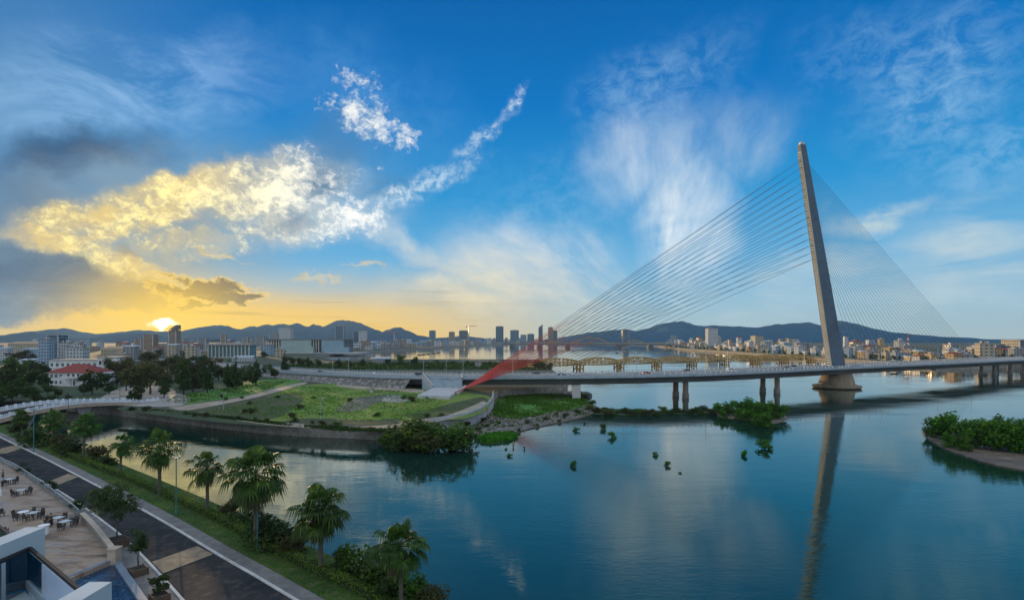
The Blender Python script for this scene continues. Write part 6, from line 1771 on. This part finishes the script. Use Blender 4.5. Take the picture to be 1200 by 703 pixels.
p = G(-1, 590, ZT); t = thing("cafe_umbrella", "white closed parasol at the left edge of the terrace", "parasol", p)
q = MB(); q.tube((0, 0, 0), (0, 0, 2.9), .03, .03, 8); q.build("pole", M_galv, t); q = MB(); q.lathe([(.05, 1.1), (.34, 1.3), (.30, 2.0), (.08, 2.85)], 12); q.build("canopy", M_tabw, t); q = MB(); q.lathe([(.4, 0), (.4, .1), (.1, .16)], 16); q.build("base", M_galv, t)

# people
def skinned(name, pts, edges, rad, m, parent, root=0, sub=2):
    me = bpy.data.meshes.new(name); me.from_pydata([tuple(p) for p in pts], edges, []); me.materials.append(m)
    o = bpy.data.objects.new(name, me); COL.objects.link(o); o.parent = parent
    sk = o.modifiers.new("skin", "SKIN"); sk.use_smooth_shade = True
    if not me.skin_vertices: me.attributes  # layer made by the modifier
    lay = me.skin_vertices[0].data if len(me.skin_vertices) else None
    if lay is None:
        bm = bmesh.new(); bm.from_mesh(me); bm.verts.layers.skin.verify(); bm.to_mesh(me); bm.free(); lay = me.skin_vertices[0].data
    for i, r in enumerate(rad):
        lay[i].radius = (r if hasattr(r, "__len__") else (r, r)); lay[i].use_root = (i == root)
    s = o.modifiers.new("sub", "SUBSURF"); s.levels = sub; s.render_levels = sub
    return o
M_skin = pmat("skin", (.36,.21,.14,1), (.40,.24,.16,1), 6.0, .6, 0); M_hair = pmat("black_hair", (.012,.010,.009,1), None, rough=.5)
def person(loc, rz, label, shirt, trousers, arm=(.10, .12), wade=0.0, hat=None, skirt=False):
    t = thing("person", label, "person", loc, rz)
    A, F = arm
    P = [(0,0,.93),(0,0,1.10),(0,.01,1.28),(0,.01,1.42),(0,.01,1.50),(0,-.015,1.58),(0,-.02,1.68),
         (.095,0,.90),(.10,-.01,.50),(.10,.02,.09),(.10,-.13,.03),(-.095,0,.90),(-.11,.02,.50),(-.11,.05,.09),(-.11,-.10,.03),
         (.17,.01,1.40),(.22+A*.3,.02,1.13),(.22+A,-F,.90),(.22+A,-F-.09,.83),(-.17,.01,1.40),(-.22-A*.3,.02,1.13),(-.22-A,-F,.90),(-.22-A,-F-.09,.83)]
    E = [(0,1),(1,2),(2,3),(3,4),(4,5),(5,6),(0,7),(7,8),(8,9),(9,10),(0,11),(11,12),(12,13),(13,14),(3,15),(15,16),(16,17),(17,18),(3,19),(19,20),(20,21),(21,22)]
    Rr = [(.14,.10),(.125,.09),(.15,.10),(.12,.08),.05,.085,.085,.085,.058,.038,.035,.085,.058,.038,.035,.055,.04,.03,.035,.055,.04,.03,.035]
    skinned("body", P, E, Rr, M_skin, t)
    P2 = [P[0], P[1], P[2], P[3], P[15], P[16], P[19], P[20]]; E2 = [(0,1),(1,2),(2,3),(3,4),(4,5),(3,6),(6,7)]
    skinned("shirt", P2, E2, [(.155,.115),(.14,.105),(.165,.115),(.135,.095),.068,.055,.068,.055], shirt, t)
    P3 = [(0,0,.95), P[7], P[8], (.10,.02,.12), P[11], P[12], (-.11,.05,.12)]; E3 = [(0,1),(1,2),(2,3),(0,4),(4,5),(5,6)]
    skinned("trousers", P3, E3, [(.16,.12),.10,.078,.062,.10,.078,.062], trousers, t)
    q = MB(); q.lathe([(.075, 1.60), (.10, 1.66), (.098, 1.72), (.06, 1.775), (.015, 1.79)], 14, (0, .005, 0)); q.build("hair", M_hair, t, smooth=True)
    q = MB()
    for sx in (-1, 1): q.lathe([(.004, -.012), (.012, 0), (.004, .012)], 6, (sx*.032, -.098, 1.655))
    q.build("eyes", M_hair, t)
    q = MB(); q.lathe([(.012, -.02), (.010, .0), (.004, .03)], 6, (0, -.108, 1.635)); q.build("nose", M_skin, t)
    if hat: q = MB(); q.lathe([(.24, 1.70), (.20, 1.73), (.01, 1.86)], 18); q.build("hat", hat, t)
    return t
C_dark = pmat("dark_cloth", (.03,.033,.04,1), None, rough=.9); C_blue = pmat("light_blue_cloth", (.30,.44,.62,1), None, rough=.9); C_navy = pmat("navy_cloth", (.02,.026,.045,1), None, rough=.9); C_red = pmat("red_cloth", (.35,.10,.08,1), None, rough=.9); C_straw = pmat("straw", (.45,.34,.2,1), None, rough=.9)
p = G(3.5, 563, ZT); person(p, R(150), "person in dark clothes standing behind the one in light blue", C_dark, C_navy).scale = (1.15,)*3
p = G(2.5, 571, ZT); person(p, R(-60), "person in light blue shirt and dark trousers at the terrace edge", C_blue, C_dark).scale = (1.15,)*3
p = G(59.5, 617, ZT); person(p, R(-80), "person in black standing at the pale table", C_dark, C_dark).scale = (1.1,)*3
p = G(601.5, 525, -.35); person(p, R(30), "person in red shirt and straw hat wading near the reeds", C_red, C_dark, hat=C_straw)
p = G(614.5, 527, -.35); person(p, R(-140), "person in light blue shirt wading off the mudflat", C_blue, C_dark)

# parked motorbikes on the dirt path
def motorbike(px, py, rz, label, m):
    p = G(px, py, ZP + .05); t = thing("motorbike", label, "motorbike", p, rz)
    for x in (-.62, .62):
        q = MB(); q.tube((x, -.06, .29), (x, .06, .29), .29, .29, 16); q.build("wheel", M_rubber, t)
    q = MB(); q.add([(-.75, -.14, .5), (.15, -.14, .35), (.42, -.16, .42), (.55, -.14, .9), (.3, -.12, .5), (-.2, -.14, .72), (-.8, -.1, .74)] + [(-.75, .14, .5), (.15, .14, .35), (.42, .16, .42), (.55, .14, .9), (.3, .12, .5), (-.2, .14, .72), (-.8, .1, .74)],
                    [tuple(range(7)), tuple(range(13, 6, -1))] + [(i, 7+i, 7+(i+1) % 7, (i+1) % 7) for i in range(7)]); q.build("body", m, t, fixn=True)
    q = MB(); q.box(-.78, -.1, -.13, .13, .73, .82); q.build("seat", M_rubber, t)
    q = MB(); q.tube((.62, 0, .29), (.48, 0, 1.0), .035, .035, 6); q.tube((.45, -.32, 1.02), (.45, .32, 1.02), .02, .02, 6); q.build("handlebar", M_legs, t)
    q = MB(); q.box(.55, .64, -.09, .09, .82, .95); q.build("headlight", M_lampw, t)
motorbike(524, 489, R(200), "dark motorbike parked on the dirt path beside the blue one", paint("bike_dark", (.02,.02,.025,1)))
motorbike(529.5, 488, R(160), "blue motorbike parked on the dirt path above the canal bushes", paint("bike_blue", (.03,.15,.45,1)))

# lamp posts of the promenade, canal bridge and park
M_lgreen = pmat("green_enamel", (.05,.20,.20,1), (.04,.15,.16,1), 1.0, .45, 0)
def lamp_at(px, base, top, z, label, m, globe=True):
    p = G(px, base, z); h = (base - top) * p.y / FPX; t = thing("street_lamp", label, "street lamp", p)
    q = MB(); q.lathe([(.16, 0), (.16, .5), (.09, .7), (.07, h*.97)], 10); q.build("pole", m, t)
    q = MB(); q.box(-.55, .55, -.06, .06, h*.955, h*.97); q.build("arm", m, t)
    for s in (-1, 1): q = MB(); q.lathe([(.06, h*.965), (.17, h*.975), (.19, h*.99), (.05, h)], 10, (s*.5, 0, 0)); q.build("lamp_head", M_tank, t)
lamp_at(206.5, 603, 534, ZN, "tall teal street lamp between two promenade palms, second from the road bottom", M_lgreen)
lamp_at(301.5, 642, 566, ZN, "teal street lamp in front of the large middle promenade palm", M_lgreen)
lamp_at(39.5, 530, 478, ZN, "street lamp at the foot of the small white bridge", M_lgreen)
lamp_at(80, 482, 462, 6.2, "thin lamp standing on the small white bridge", M_post)
lamp_at(140.5, 472, 455, ZP, "lamp post at the park end of the small white bridge", M_post)
lamp_at(376, 491, 466, ZP, "thin lamp post alone in the rough grass field", M_galv)
lamp_at(262, 480, 460, ZP, "thin lamp post beside the dirt path in the park", M_galv)

# ---------------------------------------------------------------- hotel wing below the camera
M_darkrail = pmat("dark_rail", (.03,.035,.04,1), None, rough=.85, spec=.1)
M_fin = pmat("hotel_render", (.38,.45,.49,1), (.33,.40,.44,1), .5, .75, .05, 5.0)
hw = thing("hotel_wing", "white hotel wing with fin walls and tinted glass balcony panels", "building", (-13, 10, 4)); HO = (-13, 10, 4)
q = MB(); q.box(-15.5, -14.9, 2.5, 17.7, 4, 24.0); q.build("fin_wall", M_fin, hw, origin=HO)
q = MB(); q.box(-10.45, -9.9, 2.5, 13.72, 4, 24.0); q.build("fin_wall", M_fin, hw, origin=HO)
fl = [(-14.88, 2.5), (-14.88, 16.9), (-10.95, 13.95), (-10.47, 13.6), (-10.47, 2.5)]
q = MB()
for z in (8, 12, 15.5, 19, 22.1): q.prism(fl, z, z + .25, bottom=True)
q.build("floor_slab", M_fin, hw, origin=HO)
A, B = Vector((-14.85, 17.0, 0)), Vector((-10.5, 13.72, 0))
def pane(a, b, z0, z1, m, nm="glass_pane", th=.03):
    q = MB(); d = (b - a).normalized(); n = Vector((d.y, -d.x, 0)) * th
    q.add([(a.x, a.y, z0), (b.x, b.y, z0), (b.x + n.x, b.y + n.y, z0), (a.x + n.x, a.y + n.y, z0), (a.x, a.y, z1), (b.x, b.y, z1), (b.x + n.x, b.y + n.y, z1), (a.x + n.x, a.y + n.y, z1)], [(0,3,2,1), (4,5,6,7), (0,1,5,4), (1,2,6,5), (2,3,7,6), (3,0,4,7)])
    return q.build(nm, m, hw, origin=HO, fixn=True)
pane(A.lerp(B, .01), A.lerp(B, .30), 22.38, 23.52, M_gteal)
pane(A.lerp(B, .31), A.lerp(B, .99), 22.38, 23.52, M_frost, "frosted_pane")
pane(Vector((-14.80, 9, 0)), Vector((-14.80, 16.9, 0)), 21.2, 23.52, M_gteal)
pane(A.lerp(B, .0), B, 8.3, 22.0, M_gteal, "window_wall")
q = MB(); q.bar((-14.82, 8, 23.57), (-14.82, 17.05, 23.57), .09, .09); q.bar((-14.82, 17.05, 23.57), (B.x, B.y + .05, 23.57), .09, .09); q.build("top_rail", M_darkrail, hw, origin=HO)
q = MB(); q.bar((-14.80, 17.0, 22.62), (-14.55 + .0, 16.75, 22.62), .1, .1); q.bar((-14.8, 16.95, 22.55), (B.x, B.y, 22.55), .14, .22); q.build("bottom_rail", M_bluegrey, hw, origin=HO)
for p in (Vector((-14.8, 16.98, 0)), Vector((-14.8, 16.1, 0)), Vector((-14.8, 15.2, 0))): q = MB(); q.box(p.x-.05, p.x+.05, p.y-.06, p.y+.06, 21.2, 23.5); q.build("post", M_bluegrey, hw, origin=HO)
q = MB(); q.box(-14.9, -10.46, 2.5, 3.0, 4, 26.0); q.build("back_wall", M_fin, hw, origin=HO)
# next bay beyond the first fin
q = MB(); q.bar((-16.9, 18.75, 23.3), (-21.5, 22.2, 23.3), .09, .09); q.build("top_rail", M_darkrail, hw, origin=HO)
pane(Vector((-16.95, 18.75, 0)), Vector((-21.5, 22.15, 0)), 22.2, 23.26, M_gteal)
q = MB(); q.box(-21, -15.52, 2.5, 18.6, 21.8, 22.1); q.build("floor_slab", M_fin, hw, origin=HO)
q = MB(); q.box(-21, -15.52, 2.5, 15, 4, 21.79); q.build("back_wall", M_fin, hw, origin=HO)
# ---------------------------------------------------------------- a label for every repeat: kind, then its place counted from a landmark
ORD = "first second third fourth fifth sixth seventh eighth ninth tenth eleventh twelfth thirteenth fourteenth fifteenth sixteenth seventeenth eighteenth nineteenth twentieth".split()
TENS = {20: "twenty", 30: "thirty", 40: "forty", 50: "fifty", 60: "sixty", 70: "seventy"}
def ordn(n):
    if n < 20: return ORD[n]
    n += 1; t = n // 10 * 10
    if n % 10 == 0: return {20: "twentieth", 30: "thirtieth", 40: "fortieth", 50: "fiftieth", 60: "sixtieth", 70: "seventieth"}[t]
    return TENS[t] + "-" + ORD[n % 10 - 1]
def pxof(o): return CX + FPX * o.location.x / o.location.y
def series(objs, desc, frm, group, key=None, rev=False):
    for i, o in enumerate(sorted(objs, key=key or pxof, reverse=rev)):
        d = desc if isinstance(desc, str) else desc(o)
        o["label"] = "%s, %s %s" % (d, ordn(i), frm)
        o["group"] = group
        if "_d" in o: del o["_d"]
D = lambda o: o["_d"]
g = GROUPS
series(g["promenade palm"], "fan palm on the promenade lawn", "counted from the small white bridge", "palms along the promenade")
series(g["waterside bush"], "dark bush between hedge and water", "counted from the small white bridge", "bushes between the hedge and the water")
series(g["canal bush"], "big bush on the far canal bank", "from its left end", "big bushes on the far canal bank")
series(g["right mangrove"], "bright green mangrove on the right mud island", "from the island's left tip", "mangroves on the right mud island")
series(g["middle mangrove"], "dark green mangrove in mid river", "from the left of its clump", "mangroves in mid river")
series(g["water bush"], "tiny bush standing alone in the open water", "counted from the reeds rightwards", "tiny bushes in the open water")
series(g["weed bush"], "low dark weed clump under the bridge", "from the abutment", "weed clumps under the bridge")
con = [o for o in g["park tree"] if o.name.startswith("conifer")]; bro = [o for o in g["park tree"] if not o.name.startswith("conifer")]
series(con, "tall feathery conifer in the park", "from the villa side", "conifers in the park")
series([o for o in bro if pxof(o) < 62], "dark leafy tree left of the red roofed villa", "from the picture's edge", "trees left of the villa")
series([o for o in bro if pxof(o) >= 62], "leafy park tree right of the villa", "counted from the villa", "park trees right of the villa")
series(g["riverside tree"], "low tree on the strip behind the approach road", "from its left end", "trees behind the approach road")
series(g["town tree"], "town tree below the left hills", "from the left", "trees in the left town")
series(g["east bank tree"], "small tree on the east bank waterfront", "from the arch bridge", "trees along the east bank")
series(g["right bank tree"], "bank tree under the right end of the bridge", "going right", "trees at the right end of the bridge")
series(LAMPS, "street lamp on the cable stayed bridge", "from the bridge's left end", "street lamps on the cable stayed bridge")
series(g["river bank lamp"], "lamp post on the river bank behind the approach", "from the left", "lamp posts on the river bank")
series(g["field scrub"], "low scrub bush on the park's rough grass", "from the left", "scrub bushes on the rough grass")
series(g["shore scrub"], "low scrub bush on the muddy shore below the bridge", "from the left", "scrub bushes on the muddy shore")
series(g["east bank house"], lambda o: o["_d"] + " in the east waterfront row", "from the arch bridge", "waterfront houses of the east bank")
series(g["east bank second row house"], lambda o: o["_d"] + " in the east bank's second row", "from its left", "second row houses of the east bank")
series(g["inland east house"], lambda o: o["_d"] + " inland behind the east bank rows", "from the left", "inland houses of the east bank")
series(g["right bank house"], lambda o: o["_d"] + " behind the bridge's right end", "going right", "houses behind the right end of the bridge")
series(g["west town house"], lambda o: o["_d"] + " in the left town", "from the left", "houses in the left town")
series(g["far shore house"], lambda o: o["_d"] + " on the golden river's far shore", "from the left", "houses on the far river shore")
